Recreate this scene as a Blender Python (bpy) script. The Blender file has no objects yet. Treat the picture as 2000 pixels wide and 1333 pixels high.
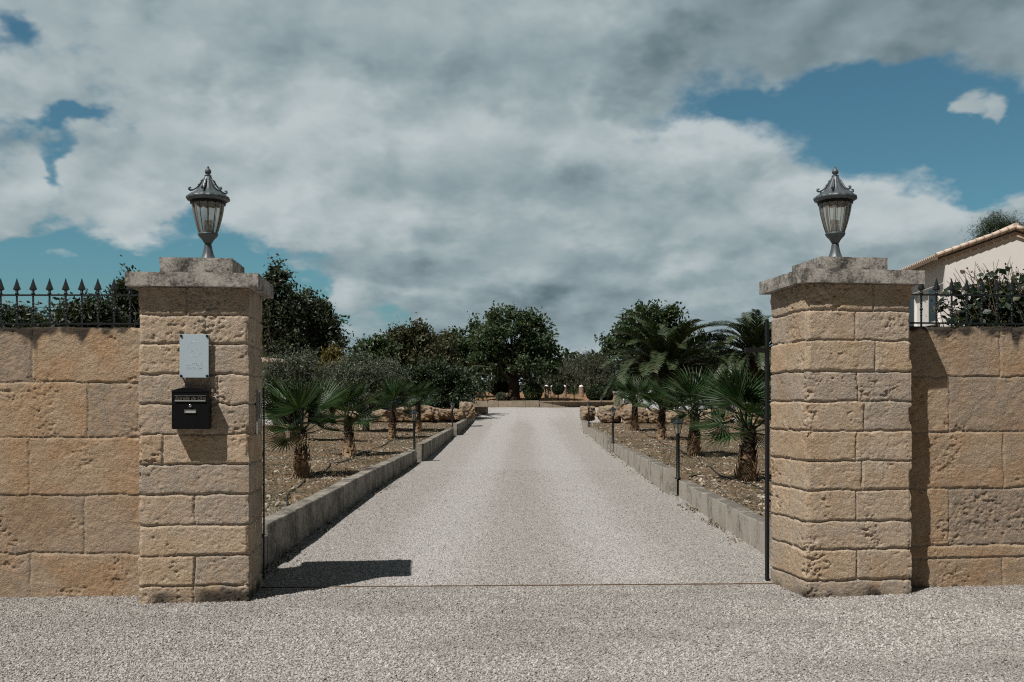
import bpy, bmesh, math, random
import numpy as np
from mathutils import Vector, Matrix, Euler
R = math.radians
C = bpy.context.scene
COL = C.collection

# ------------------------------------------------------------------ camera, sun, sky
EYE = 1.63
cam_d = bpy.data.cameras.new("camera")
cam = bpy.data.objects.new("camera", cam_d); COL.objects.link(cam)
cam.location = (0, 0, EYE); cam.rotation_euler = (R(90), 0, 0)
cam_d.sensor_width = 36.0; cam_d.lens = 35.0
cam_d.shift_y = 0.06525
cam_d.clip_end = 3000; cam_d.clip_start = 0.05
C.camera = cam
C.view_settings.view_transform = 'Standard'
C.view_settings.look = 'None'
C.view_settings.exposure = 0.0
C.view_settings.gamma = 1.0
C.cycles.use_denoising = False
C.cycles.filter_width = 1.15
C.cycles.max_bounces = 5
C.cycles.transparent_max_bounces = 24

SUN_DIR = Vector((-0.93, -1.0, 2.2)).normalized()       # towards the sun
SUN_EL = math.asin(SUN_DIR.z)
SUN_AZ = math.atan2(SUN_DIR.x, SUN_DIR.y)
sd = bpy.data.lights.new("sun", 'SUN'); sd.energy = 5.0; sd.angle = R(0.5); sd.color = (1.0, 0.955, 0.90)
so = bpy.data.objects.new("sun", sd); COL.objects.link(so)
so.rotation_euler = (-SUN_DIR).to_track_quat('-Z', 'Y').to_euler()
so.location = SUN_DIR * 50


def ae(px, py):
    """azimuth and elevation of a sky direction"""
    dx = (px - 1000) / 1944.0; dy = (797 - py) / 1944.0
    return math.atan(dx), math.atan(dy / math.sqrt(1 + dx * dx))


class NT:
    """tiny helper to write node trees"""
    def __init__(s, tree):
        s.t = tree
    def n(s, typ, **kw):
        nd = s.t.nodes.new(typ)
        for k, v in kw.items():
            setattr(nd, k, v)
        return nd
    def l(s, a, b):
        s.t.links.new(a, b)
    def put(s, sock, v):
        if v is None: return
        if isinstance(v, bpy.types.NodeSocket): s.l(v, sock)
        else: sock.default_value = v
    def m(s, op, a, b=None, c=None, clamp=False):
        nd = s.n('ShaderNodeMath', operation=op); nd.use_clamp = clamp
        s.put(nd.inputs[0], a); s.put(nd.inputs[1], b); s.put(nd.inputs[2], c)
        return nd.outputs[0]
    def vm(s, op, a, b=None, scale=None):
        nd = s.n('ShaderNodeVectorMath', operation=op)
        s.put(nd.inputs[0], a); s.put(nd.inputs[1], b)
        if scale is not None: s.put(nd.inputs['Scale'], scale)
        return nd.outputs[0]
    def mix(s, f, a, b, typ='MIX'):
        nd = s.n('ShaderNodeMix', data_type='RGBA', blend_type=typ)
        s.put(nd.inputs[0], f)
        for i, v in ((6, a), (7, b)):
            if isinstance(v, (tuple, list)) and len(v) == 3: v = (*v, 1)
            s.put(nd.inputs[i], v)
        return nd.outputs[2]
    def smooth(s, v, a, b, lo=0.0, hi=1.0):
        nd = s.n('ShaderNodeMapRange', interpolation_type='SMOOTHSTEP')
        s.put(nd.inputs[0], v)
        for i, x in enumerate((a, b, lo, hi)): nd.inputs[i + 1].default_value = x
        return nd.outputs[0]
    def noise(s, vec, scale, detail=4, rough=0.55, dist=0.0, out='Fac'):
        nd = s.n('ShaderNodeTexNoise')
        if vec is not None: s.l(vec, nd.inputs['Vector'])
        nd.inputs['Scale'].default_value = scale; nd.inputs['Detail'].default_value = detail
        nd.inputs['Roughness'].default_value = rough; nd.inputs['Distortion'].default_value = dist
        return nd.outputs[out]
    def voro(s, vec, scale, feature='F1', out='Distance', rnd=1.0):
        nd = s.n('ShaderNodeTexVoronoi', feature=feature)
        if vec is not None: s.l(vec, nd.inputs['Vector'])
        nd.inputs['Scale'].default_value = scale; nd.inputs['Randomness'].default_value = rnd
        return nd.outputs[out]


world = bpy.data.worlds.new("World"); C.world = world; world.use_nodes = True
wt = world.node_tree; wt.nodes.clear(); w = NT(wt)
tc = w.n('ShaderNodeTexCoord'); dirv = w.vm('NORMALIZE', tc.outputs['Generated'])
sx = w.n('ShaderNodeSeparateXYZ'); w.l(dirv, sx.inputs[0])
sky = w.n('ShaderNodeTexSky', sky_type='NISHITA'); sky.sun_disc = False
sky.sun_elevation = SUN_EL; sky.sun_rotation = SUN_AZ; sky.altitude = 50
sky.air_density = 1.0; sky.dust_density = 0.6; sky.ozone_density = 2.0
SKY_STRENGTH = 0.066
blue = w.mix(1.0, sky.outputs[0], (0.62, 1.02, 0.95), 'MULTIPLY')
# the clouds are drawn by direction: azimuth and elevation, flattened towards the horizon
zc_ = w.m('ADD', w.m('MAXIMUM', sx.outputs[2], 0.0), 0.42)
sq = w.n('ShaderNodeCombineXYZ'); w.l(w.m('DIVIDE', sx.outputs[0], zc_), sq.inputs[0]); w.l(w.m('DIVIDE', sx.outputs[1], zc_), sq.inputs[1])
cvec = sq.outputs[0]
def n2d(vec, sc, det, ro=0.55, out='Fac'):
    nd = w.n('ShaderNodeTexNoise', noise_dimensions='2D'); w.l(vec, nd.inputs['Vector'])
    nd.inputs['Scale'].default_value = sc; nd.inputs['Detail'].default_value = det; nd.inputs['Roughness'].default_value = ro
    return nd.outputs[out]
wn = w.n('ShaderNodeSeparateColor'); w.l(n2d(cvec, 4.0, 5, 0.55, 'Color'), wn.inputs[0])
az = w.m('ADD', w.m('ARCTAN2', sx.outputs[0], sx.outputs[1]), w.m('MULTIPLY', w.m('SUBTRACT', wn.outputs[0], 0.5), 0.16))
el = w.m('ADD', w.m('ARCSINE', sx.outputs[2]), w.m('MULTIPLY', w.m('SUBTRACT', wn.outputs[1], 0.5), 0.10))
def blobs(lst):
    tot = None
    for (px, py, rx, ry, wgt) in lst:
        a0, e0 = ae(px, py)
        u = w.m('MULTIPLY', w.m('SUBTRACT', az, a0), 1944.0 / rx)
        v = w.m('MULTIPLY', w.m('SUBTRACT', el, e0), 1944.0 / ry)
        d = w.m('ADD', w.m('MULTIPLY', u, u), w.m('MULTIPLY', v, v))
        g = w.m('MULTIPLY', w.m('EXPONENT', w.m('MULTIPLY', d, -1.0)), wgt)
        tot = g if tot is None else w.m('ADD', tot, g)
    return tot
# puffs: inverted cell distance gives the rounded heads of cumulus, on two scales
def puffs(vec, sc):
    jit = w.vm('ADD', vec, w.vm('SCALE', w.vm('SUBTRACT', n2d(vec, sc * 2.0, 4, 0.6, 'Color'), (0.5, 0.5, 0.5)), scale=0.75 / sc))
    def cell(s_, smo):
        v = w.n('ShaderNodeTexVoronoi', feature='SMOOTH_F1', voronoi_dimensions='2D'); w.l(jit, v.inputs['Vector']); v.inputs['Scale'].default_value = s_; v.inputs['Smoothness'].default_value = smo
        return w.m('SUBTRACT', 1.0, v.outputs['Distance'])
    a = cell(sc, 0.6); b = cell(sc * 2.6, 0.5)
    return w.m('ADD', w.m('MULTIPLY', a, 0.62), w.m('MULTIPLY', b, 0.38))
upv = w.vm('ADD', w.vm('MULTIPLY', cvec, (0.970, 0.970, 1.0)), (-0.022, 0.0, 0.0))
upw = w.vm('ADD', w.vm('MULTIPLY', cvec, (0.93, 0.93, 1.0)), (-0.04, 0.0, 0.0))
n_big = n2d(cvec, 1.8, 6, 0.50)
n_big2 = n2d(upw, 1.8, 6, 0.50)
n_mid = n2d(cvec, 7.0, 7, 0.58)
p1 = puffs(cvec, 3.0); p2 = puffs(upv, 3.0)
COVER = [(1860, 262, 240, 80, -1.05), (2000, 350, 170, 60, -0.75), (1580, 195, 200, 26, -0.60), (15, 80, 50, 50, -0.70),
         (140, 272, 90, 16, -0.60), (100, 350, 26, 70, -0.60), (230, 505, 330, 55, -0.75), (120, 580, 330, 70, -1.0), (490, 575, 150, 44, -0.8), (330, 425, 60, 34, -0.35),
         (690, 635, 170, 50, -0.60), (640, 500, 120, 16, -0.25), (600, 560, 60, 24, -0.40), (1880, 470, 60, 24, -0.25), (700, 435, 80, 14, -0.3),
         (125, 503, 60, 20, 0.70), (40, 400, 100, 56, 0.75), (20, 515, 60, 16, 0.45), (730, 575, 150, 24, 0.45), (1700, 440, 300, 60, 0.60), (820, 610, 70, 20, 0.30),
         (1230, 50, 900, 90, 0.6), (600, 190, 460, 120, 0.40), (300, 360, 200, 46, 0.45), (1100, 420, 500, 170, 0.45), (1100, 620, 500, 70, 0.4), (1925, 215, 36, 26, 1.1), (1720, 280, 50, 16, 0.75), (1800, 335, 60, 22, 0.5), (1640, 205, 20, 12, .4)]
SHADE = [(1620, 40, 560, 105, -0.50), (1950, 110, 260, 40, -0.22), (880, 150, 280, 50, -0.20), (1150, 385, 330, 36, -0.22), (1150, 545, 360, 28, -0.22), (1640, 500, 260, 24, -0.28),
         (760, 345, 200, 34, -0.12), (480, 50, 320, 40, -0.10), (1000, 650, 1200, 70, -0.24), (60, 450, 140, 16, -0.25), (900, 480, 300, 50, -0.10),
         (420, 220, 360, 120, 0.12), (1350, 270, 200, 50, 0.34), (640, 420, 330, 50, 0.10), (1000, 250, 160, 60, 0.14), (950, 30, 130, 80, 0.14),
         (1700, 405, 260, 40, 0.24), (60, 350, 80, 40, 0.20), (740, 570, 130, 18, 0.25), (125, 495, 60, 14, 0.22), (640, 170, 60, 40, 0.12), (1350, 500, 120, 20, 0.10), (1330, 246, 130, 14, 0.20), (1480, 372, 120, 12, 0.12), (950, 232, 60, 24, 0.12), (1700, 372, 130, 16, 0.15), (690, 180, 50, 16, 0.16)]
cov = w.m('ADD', 0.62, blobs(COVER))
cov = w.m('ADD', cov, w.m('MULTIPLY', w.m('SUBTRACT', n_big, 0.5), 1.1))
cov = w.m('ADD', cov, w.m('MULTIPLY', w.m('SUBTRACT', n_mid, 0.5), 1.0))
cov = w.m('ADD', cov, w.m('MULTIPLY', w.m('SUBTRACT', p1, 0.62), 0.55))
# unseen dark cloud deck added overhead and behind the camera to cut sky fill
front = w.smooth(w.m('SUBTRACT', sx.outputs[1], w.m('MULTIPLY', sx.outputs[2], 0.30)), -0.05, 0.55)
cov = w.m('ADD', cov, w.m('MULTIPLY', w.m('SUBTRACT', 1.0, front), 0.9))
alpha = w.smooth(cov, 0.18, 0.60)
lit = w.m('ADD', 0.665, blobs(SHADE))
lit = w.m('ADD', lit, w.m('MULTIPLY', w.m('SUBTRACT', p1, p2), 1.05))
lit = w.m('ADD', lit, w.m('MULTIPLY', w.m('SUBTRACT', n_big, n_big2), 0.65))
lit = w.m('ADD', lit, w.m('MULTIPLY', w.m('SUBTRACT', n_mid, 0.5), 0.20), clamp=True)
ramp = w.n('ShaderNodeValToRGB'); w.l(lit, ramp.inputs[0])
cr = ramp.color_ramp; cr.elements[0].position = 0.0; cr.elements[0].color = (0.122, 0.175, 0.202, 1)
cr.elements[1].position = 1.0; cr.elements[1].color = (0.495, 0.555, 0.57, 1)
e = cr.elements.new(0.5); e.color = (0.284, 0.362, 0.390, 1)
blue_s = w.mix(w.smooth(sx.outputs[2], 0.15, 0.0), w.vm('SCALE', blue, scale=SKY_STRENGTH), (0.165, 0.245, 0.285))
cloudc = w.mix(front, (0.045, 0.055, 0.062), ramp.outputs[0])
skyc = w.mix(alpha, blue_s, cloudc)
bg = w.n('ShaderNodeBackground'); w.l(skyc, bg.inputs[0]); bg.inputs[1].default_value = 1.0
wo = w.n('ShaderNodeOutputWorld'); w.l(bg.outputs[0], wo.inputs[0])
world.cycles.sampling_method = 'MANUAL'; world.cycles.sample_map_resolution = 512

# ------------------------------------------------------------------ helpers
def at(px, py, Y):
    return Vector(((px - 1000) * Y / 1944.0, Y, EYE - (py - 797) * Y / 1944.0))

def tag(o, label=None, cat=None, group=None, kind=None):
    if label: o['label'] = label
    if cat: o['category'] = cat
    if group: o['group'] = group
    if kind: o['kind'] = kind
    return o

def thing(name, label, cat, loc=(0, 0, 0), rz_=0.0, group=None):
    o = bpy.data.objects.new(name, None); COL.objects.link(o)
    o.empty_display_size = 0.2; o.location = loc; o.rotation_euler = (0, 0, rz_)
    return tag(o, label, cat, group)

def link(name, me, parent=None, loc=None):
    o = bpy.data.objects.new(name, me); COL.objects.link(o)
    if parent is not None: o.parent = parent
    if loc is not None: o.location = loc
    return o

def copy_tree(o, parent=None):
    c = o.copy(); COL.objects.link(c)
    if parent is not None: c.parent = parent
    for ch in o.children: copy_tree(ch, c)
    return c

def np_mesh(name, V, F, mat, tint=None, smooth=False):
    V = np.asarray(V, dtype=np.float32); F = np.asarray(F, dtype=np.int32)
    me = bpy.data.meshes.new(name)
    me.vertices.add(len(V)); me.vertices.foreach_set('co', V.ravel())
    k = F.shape[1]
    me.loops.add(F.size); me.loops.foreach_set('vertex_index', F.ravel())
    me.polygons.add(len(F)); me.polygons.foreach_set('loop_start', np.arange(0, F.size, k, dtype=np.int32))
    me.polygons.foreach_set('use_smooth', np.full(len(F), smooth, dtype=bool))
    me.update(calc_edges=True)
    if tint is not None:
        a = me.attributes.new('tint', 'FLOAT_COLOR', 'POINT')
        t = np.ones((len(V), 4), dtype=np.float32); t[:, :tint.shape[1]] = tint
        a.data.foreach_set('color', t.ravel())
    if mat: me.materials.append(mat)
    return me

class MB:
    """collects simple shapes into one mesh"""
    def __init__(s): s.v = []; s.f = []; s.sm = []
    def add(s, vs, fs, smooth=False):
        b = len(s.v); s.v += [tuple(v) for v in vs]
        for f in fs: s.f.append(tuple(i + b for i in f)); s.sm.append(smooth)
        return s
    def box(s, c, d, M=None):
        x, y, z = c; a, b, h = d[0] / 2, d[1] / 2, d[2] / 2
        vs = [Vector((x + i * a, y + j * b, z + k * h)) for i in (-1, 1) for j in (-1, 1) for k in (-1, 1)]
        if M is not None: vs = [M @ v for v in vs]
        return s.add(vs, [(0, 1, 3, 2), (4, 6, 7, 5), (0, 4, 5, 1), (2, 3, 7, 6), (0, 2, 6, 4), (1, 5, 7, 3)])
    def tube(s, pts, rad, n=8, cap=True, smooth=True):
        pts = [Vector(p) for p in pts]; m = len(pts)
        if not hasattr(rad, '__len__'): rad = [rad] * m
        vs = []; ref = None
        for i, p in enumerate(pts):
            d = (pts[min(i + 1, m - 1)] - pts[max(i - 1, 0)])
            d = d.normalized() if d.length > 1e-9 else Vector((0, 0, 1))
            if ref is None:
                ref = Vector((1, 0, 0)) if abs(d.x) < 0.8 else Vector((0, 1, 0))
            u = (ref - d * ref.dot(d)).normalized(); v = d.cross(u); ref = u
            for k in range(n):
                a = 2 * math.pi * k / n
                vs.append(p + (u * math.cos(a) + v * math.sin(a)) * rad[i])
        fs = [(i * n + k, i * n + (k + 1) % n, (i + 1) * n + (k + 1) % n, (i + 1) * n + k) for i in range(m - 1) for k in range(n)]
        s.add(vs, fs, smooth)
        if cap:
            b = len(s.v) - len(vs)
            s.f.append(tuple(b + k for k in reversed(range(n)))); s.sm.append(False)
            s.f.append(tuple(b + (m - 1) * n + k for k in range(n))); s.sm.append(False)
        return s
    def lathe(s, prof, n=24, c=(0, 0, 0), flute=0, amp=0.0, smooth=True, closed=True):
        vs = []
        for (r, z) in prof:
            for k in range(n):
                a = 2 * math.pi * k / n
                rr = r * (1 + amp * math.cos(flute * a)) if flute else r
                vs.append((c[0] + rr * math.cos(a), c[1] + rr * math.sin(a), c[2] + z))
        m = len(prof)
        fs = [(i * n + k, i * n + (k + 1) % n, (i + 1) * n + (k + 1) % n, (i + 1) * n + k) for i in range(m - 1) for k in range(n)]
        b = len(s.v); s.add(vs, fs, smooth)
        if closed:
            s.f.append(tuple(b + k for k in reversed(range(n)))); s.sm.append(False)
            s.f.append(tuple(b + (m - 1) * n + k for k in range(n))); s.sm.append(False)
        return s
    def prism(s, poly, y0, y1, smooth=False):
        """poly in x,z ; extruded along y"""
        n = len(poly)
        vs = [(x, y0, z) for x, z in poly] + [(x, y1, z) for x, z in poly]
        fs = [tuple(range(n)), tuple(reversed(range(n, 2 * n)))]
        fs += [(i, i + n, (i + 1) % n + n, (i + 1) % n) for i in range(n)]
        return s.add(vs, fs, smooth)
    def mesh(s, name, mat):
        me = bpy.data.meshes.new(name); me.from_pydata(s.v, [], s.f)
        me.polygons.foreach_set('use_smooth', s.sm); me.update()
        bm = bmesh.new(); bm.from_mesh(me); bmesh.ops.recalc_face_normals(bm, faces=bm.faces); bm.to_mesh(me); bm.free()
        if mat: me.materials.append(mat)
        return me
    def build(s, name, mat, parent=None, loc=None, bevel=0.0):
        o = link(name, s.mesh(name, mat), parent, loc)
        if bevel:
            md = o.modifiers.new('bevel', 'BEVEL'); md.width = bevel; md.segments = 2; md.limit_method = 'ANGLE'; md.angle_limit = R(40)
        return o

# value noise in numpy
def _hash(ix, iy, iz, seed):
    h = (ix.astype(np.int64) * 374761393 + iy.astype(np.int64) * 668265263 + iz.astype(np.int64) * 2147483647 + seed * 974711) & 0xFFFFFFFF
    h = ((h ^ (h >> 13)) * 1274126177) & 0xFFFFFFFF
    h = ((h ^ (h >> 16)) * 2246822519) & 0xFFFFFFFF
    return ((h ^ (h >> 15)) & 0xFFFFFF) / float(0xFFFFFF)
def vnoise(x, y, z, seed=0):
    x, y, z = np.broadcast_arrays(np.asarray(x, float), np.asarray(y, float), np.asarray(z, float))
    ix, iy, iz = np.floor(x), np.floor(y), np.floor(z)
    fx, fy, fz = x - ix, y - iy, z - iz
    fx = fx * fx * (3 - 2 * fx); fy = fy * fy * (3 - 2 * fy); fz = fz * fz * (3 - 2 * fz)
    r = 0
    for a in (0, 1):
        for b in (0, 1):
            for c in (0, 1):
                r = r + _hash(ix + a, iy + b, iz + c, seed) * (fx if a else 1 - fx) * (fy if b else 1 - fy) * (fz if c else 1 - fz)
    return r
def fbm(x, y, z, seed=0, oct=4, gain=0.5):
    t = 0; a = 1; n = 0; f = 1.0
    for i in range(oct):
        t = t + a * vnoise(np.asarray(x) * f, np.asarray(y) * f, np.asarray(z) * f, seed + i * 17); n += a; a *= gain; f *= 2.03
    return t / n
def sstep(x, a, b):
    t = np.clip((x - a) / (b - a), 0, 1); return t * t * (3 - 2 * t)

# ------------------------------------------------------------------ materials
def new_mat(name):
    m = bpy.data.materials.new(name); m.use_nodes = True
    t = m.node_tree; t.nodes.clear(); k = NT(t)
    out = k.n('ShaderNodeOutputMaterial'); p = k.n('ShaderNodeBsdfPrincipled')
    k.l(p.outputs[0], out.inputs[0])
    return m, k, p, out

def bump(k, p, h, strength, dist=0.01):
    b = k.n('ShaderNodeBump'); b.inputs['Strength'].default_value = strength; b.inputs['Distance'].default_value = dist
    k.l(h, b.inputs['Height']); k.l(b.outputs[0], p.inputs['Normal'])

def attr(k, name='tint'):
    a = k.n('ShaderNodeAttribute'); a.attribute_name = name
    s = k.n('ShaderNodeSeparateColor'); k.l(a.outputs['Color'], s.inputs[0])
    return s.outputs[0], s.outputs[1], s.outputs[2]

def obj_co(k):
    return k.n('ShaderNodeTexCoord').outputs['Object']

def mat_stone(name, c_light, c_warm, c_grey, mortar):
    m, k, p, o = new_mat(name)
    r, g, b = attr(k); co = obj_co(k)
    n1 = k.noise(co, 2.6, 6, 0.6); n2 = k.noise(co, 9.0, 6, 0.65); n3 = k.noise(co, 55.0, 4, 0.7)
    warm = k.smooth(k.m('ADD', n1, k.m('MULTIPLY', k.m('SUBTRACT', r, 0.5), 0.16)), 0.42, 0.68)
    c = k.mix(warm, c_light, c_warm)
    grey = k.smooth(k.m('SUBTRACT', n2, k.m('MULTIPLY', k.m('SUBTRACT', r, 0.5), 0.25)), 0.52, 0.68)
    c = k.mix(k.m('MULTIPLY', grey, 0.55), c, c_grey)
    c = k.mix(k.m('MULTIPLY', k.m('SUBTRACT', 1.0, g), 0.75), c, mortar)
    n4 = k.noise(co, 1.1, 5, 0.6)
    c = k.mix(k.m('MULTIPLY', k.smooth(n4, 0.50, 0.66), 0.5), c, c_grey)
    c = k.mix(k.m('MULTIPLY', k.smooth(n4, 0.46, 0.34), 0.65), c, tuple(x * 0.86 for x in c_warm))
    c = k.mix(1.0, c, k.mix(n3, (0.80, 0.80, 0.80), (1.18, 1.18, 1.18)), 'MULTIPLY')
    c = k.mix(1.0, c, k.mix(r, (0.88, 0.88, 0.9), (1.1, 1.09, 1.06)), 'MULTIPLY')
    st = k.smooth(k.m('MULTIPLY', b, k.m('ADD', 0.45, n2)), 0.18, 0.75)
    c = k.mix(k.m('MULTIPLY', st, 0.92), c, (0.035, 0.033, 0.028))
    k.l(c, p.inputs['Base Color']); p.inputs['Roughness'].default_value = 0.95; p.inputs['Specular IOR Level'].default_value = 0.1
    mp = k.n('ShaderNodeMapping'); mp.inputs['Scale'].default_value = (1.0, 1.0, 1.7); k.l(co, mp.inputs[0])
    gou = k.smooth(k.noise(mp.outputs[0], 58, 3, 0.6, 0.6), 0.50, 0.70)          # small gouges
    pit = k.smooth(k.voro(mp.outputs[0], 62), 0.10, 0.36)                        # pores
    clu = k.smooth(n2, 0.40, 0.60)
    h = k.m('SUBTRACT', k.m('MULTIPLY', k.noise(co, 75, 5, 0.75), 0.7), k.m('MULTIPLY', gou, k.m('ADD', 0.15, k.m('MULTIPLY', clu, 1.0))))
    h = k.m('ADD', h, k.m('MULTIPLY', pit, k.m('MULTIPLY', clu, 0.6)))
    bump(k, p, h, 0.72, 0.012)
    return m

M = {}
M['stone'] = mat_stone('sandstone', (0.462, 0.372, 0.280), (0.432, 0.320, 0.218), (0.415, 0.368, 0.305), (0.410, 0.350, 0.278))
M['wallstone'] = mat_stone('wall_sandstone', (0.380, 0.292, 0.208), (0.365, 0.248, 0.155), (0.325, 0.280, 0.224), (0.340, 0.287, 0.222))

def mat_concrete(name, light, dark, lo, hi, scale=5.0, top_dark=0.0):
    m, k, p, o = new_mat(name); co = obj_co(k)
    n1 = k.noise(co, scale, 8, 0.68); n2 = k.noise(co, scale * 9, 5, 0.7)
    v = k.m('ADD', k.m('MULTIPLY', n1, 0.62), k.m('MULTIPLY', n2, 0.38))
    if top_dark:
        gm = k.n('ShaderNodeNewGeometry'); s = k.n('ShaderNodeSeparateXYZ'); k.l(gm.outputs['Normal'], s.inputs[0])
        v = k.m('SUBTRACT', v, k.m('MULTIPLY', k.smooth(s.outputs[2], 0.5, 0.9), top_dark))
    c = k.mix(k.smooth(v, lo, hi), dark, light)
    sc = k.n('ShaderNodeMapping'); sc.inputs['Scale'].default_value = (1, 1, 0.12); k.l(co, sc.inputs[0])
    streak = k.smooth(k.noise(sc.outputs[0], 16, 4, 0.6), 0.52, 0.75)
    c = k.mix(k.m('MULTIPLY', streak, 0.35), c, dark)
    k.l(c, p.inputs['Base Color']); p.inputs['Roughness'].default_value = 0.93; p.inputs['Specular IOR Level'].default_value = 0.15
    bump(k, p, k.m('ADD', n2, k.noise(co, 150, 3, 0.7)), 0.45, 0.008)
    return m
M['cap'] = mat_concrete('weathered_concrete', (0.43, 0.405, 0.365), (0.06, 0.058, 0.054), 0.38, 0.60, 6.0)
M['kerb'] = mat_concrete('kerb_concrete', (0.40, 0.365, 0.315), (0.13, 0.12, 0.105), 0.34, 0.54, 2.2, 0.15)

M['kerb_old_shaded'] = mat_concrete('old_shaded_kerb_concrete', (0.32, 0.292, 0.25), (0.10, 0.094, 0.083), 0.38, 0.58, 2.2, 0.03)  # left kerbs: weathered, and darkened further to deepen their shaded side

def mat_plain(name, col, rough=0.6, metal=0.0, spec=0.5, var=0.15, scale=20.0, bmp=0.1):
    m, k, p, o = new_mat(name); co = obj_co(k)
    n = k.noise(co, scale, 5, 0.6)
    lo = tuple(x * (1 - var) for x in col); hi = tuple(min(1, x * (1 + var)) for x in col)
    k.l(k.mix(n, lo, hi), p.inputs['Base Color'])
    p.inputs['Metallic'].default_value = metal; p.inputs['Specular IOR Level'].default_value = spec
    k.l(k.m('ADD', rough - 0.08, k.m('MULTIPLY', n, 0.16)), p.inputs['Roughness'])
    if bmp: bump(k, p, n, bmp, 0.004)
    return m
M['lamp_metal'] = mat_plain('grey_green_cast_metal', (0.078, 0.096, 0.105), 0.45, 0.15, 0.5, 0.35, 30)
M['black_metal'] = mat_plain('black_painted_metal', (0.008, 0.009, 0.010), 0.55, 0.0, 0.25, 0.3, 40)
M['iron'] = mat_plain('dark_wrought_iron', (0.014, 0.018, 0.020), 0.45, 0.0, 0.4, 0.35, 40)
M['lantern_green'] = mat_plain('dark_green_lantern_paint', (0.012, 0.02, 0.022), 0.4, 0.1, 0.5, 0.3, 40)
M['mailbox'] = mat_plain('black_mailbox_enamel', (0.003, 0.003, 0.0035), 0.5, 0.0, 0.2, 0.2, 30, 0.03)
M['mail_grey'] = mat_plain('worn_grey_trim', (0.30, 0.31, 0.31), 0.4, 0.6, 0.5, 0.15)
M['letter'] = mat_plain('dull_gold_lettering', (0.11, 0.10, 0.08), 0.6, 0.0, 0.3, 0.2)
M['chrome'] = mat_plain('chrome_steel', (0.62, 0.62, 0.62), 0.22, 1.0, 0.5, 0.1)
M['plaque'] = mat_plain('pale_grey_blue_plaque', (0.43, 0.52, 0.575), 0.25, 0.0, 0.5, 0.03, 6, 0.0)
M['plaque_edge'] = mat_plain('plaque_etching', (0.465, 0.55, 0.60), 0.27, 0.0, 0.4, 0.02, 6, 0.0)
M['white_paint'] = mat_plain('white_paint', (0.75, 0.74, 0.71), 0.6, 0.0, 0.4, 0.05)
M['mortar'] = mat_plain('pale_mortar', (0.46, 0.43, 0.385), 0.95, 0, 0.1, 0.3, 30, 0.4)
M['rust'] = mat_plain('rusty_rail', (0.16, 0.11, 0.07), 0.75, 0.2, 0.3, 0.4, 25)
M['hose'] = mat_plain('black_hose', (0.02, 0.02, 0.02), 0.6, 0, 0.3)
M['render'] = mat_plain('cream_render', (0.79, 0.76, 0.73), 0.9, 0, 0.1, 0.06, 3, 0.15)
M['render_white'] = mat_plain('white_render', (0.72, 0.72, 0.72), 0.9, 0, 0.1, 0.05, 3, 0.1)
M['tile'] = mat_plain('pale_clay_tile', (0.58, 0.46, 0.37), 0.85, 0, 0.2, 0.35, 6, 0.2)
M['soffit'] = mat_plain('wooden_soffit', (0.20, 0.15, 0.11), 0.85, 0, 0.2, 0.2, 8, 0.1)
M['shutter'] = mat_plain('dark_window', (0.02, 0.025, 0.03), 0.25, 0, 0.5, 0.2, 8, 0.0)
M['socket'] = mat_plain('grey_bulb_socket', (0.10, 0.10, 0.10), 0.5, 0, 0.4)
M['tyre'] = mat_plain('tyre_rubber', (0.015, 0.015, 0.015), 0.8, 0, 0.2)
M['car_glass'] = mat_plain('car_glass', (0.012, 0.015, 0.018), 0.08, 0, 0.6, 0.05, 5, 0)
for nm, cc in (('white_car', (0.72, 0.73, 0.75)), ('silver_car', (0.33, 0.35, 0.36)), ('navy_car', (0.010, 0.022, 0.038))):
    M[nm] = mat_plain(nm + '_paint', cc, 0.25, 0.1, 0.6, 0.03, 5, 0)
M['bougain'] = None

def mat_glass(name, tint, a):
    m, k, p, o = new_mat(name); k.t.nodes.remove(p)
    tr = k.n('ShaderNodeBsdfTransparent'); tr.inputs[0].default_value = (*tint, 1)
    gl = k.n('ShaderNodeBsdfGlossy'); gl.inputs['Roughness'].default_value = 0.06; gl.inputs[0].default_value = (0.9, 0.92, 0.92, 1)
    df = k.n('ShaderNodeBsdfDiffuse'); df.inputs[0].default_value = (0.62, 0.60, 0.55, 1)
    fr = k.n('ShaderNodeFresnel'); fr.inputs[0].default_value = 1.45
    m1 = k.n('ShaderNodeMixShader'); m1.inputs[0].default_value = a; k.l(tr.outputs[0], m1.inputs[1]); k.l(df.outputs[0], m1.inputs[2])
    m2 = k.n('ShaderNodeMixShader'); k.l(fr.outputs[0], m2.inputs[0]); k.l(m1.outputs[0], m2.inputs[1]); k.l(gl.outputs[0], m2.inputs[2])
    k.l(m2.outputs[0], o.inputs[0])
    return m
M['glass'] = mat_glass('smoky_lantern_glass', (0.85, 0.85, 0.82), 0.27)
M['rib'] = mat_plain('amber_glass_rib', (0.06, 0.048, 0.034), 0.3, 0.1, 0.6, 0.2)

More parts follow.
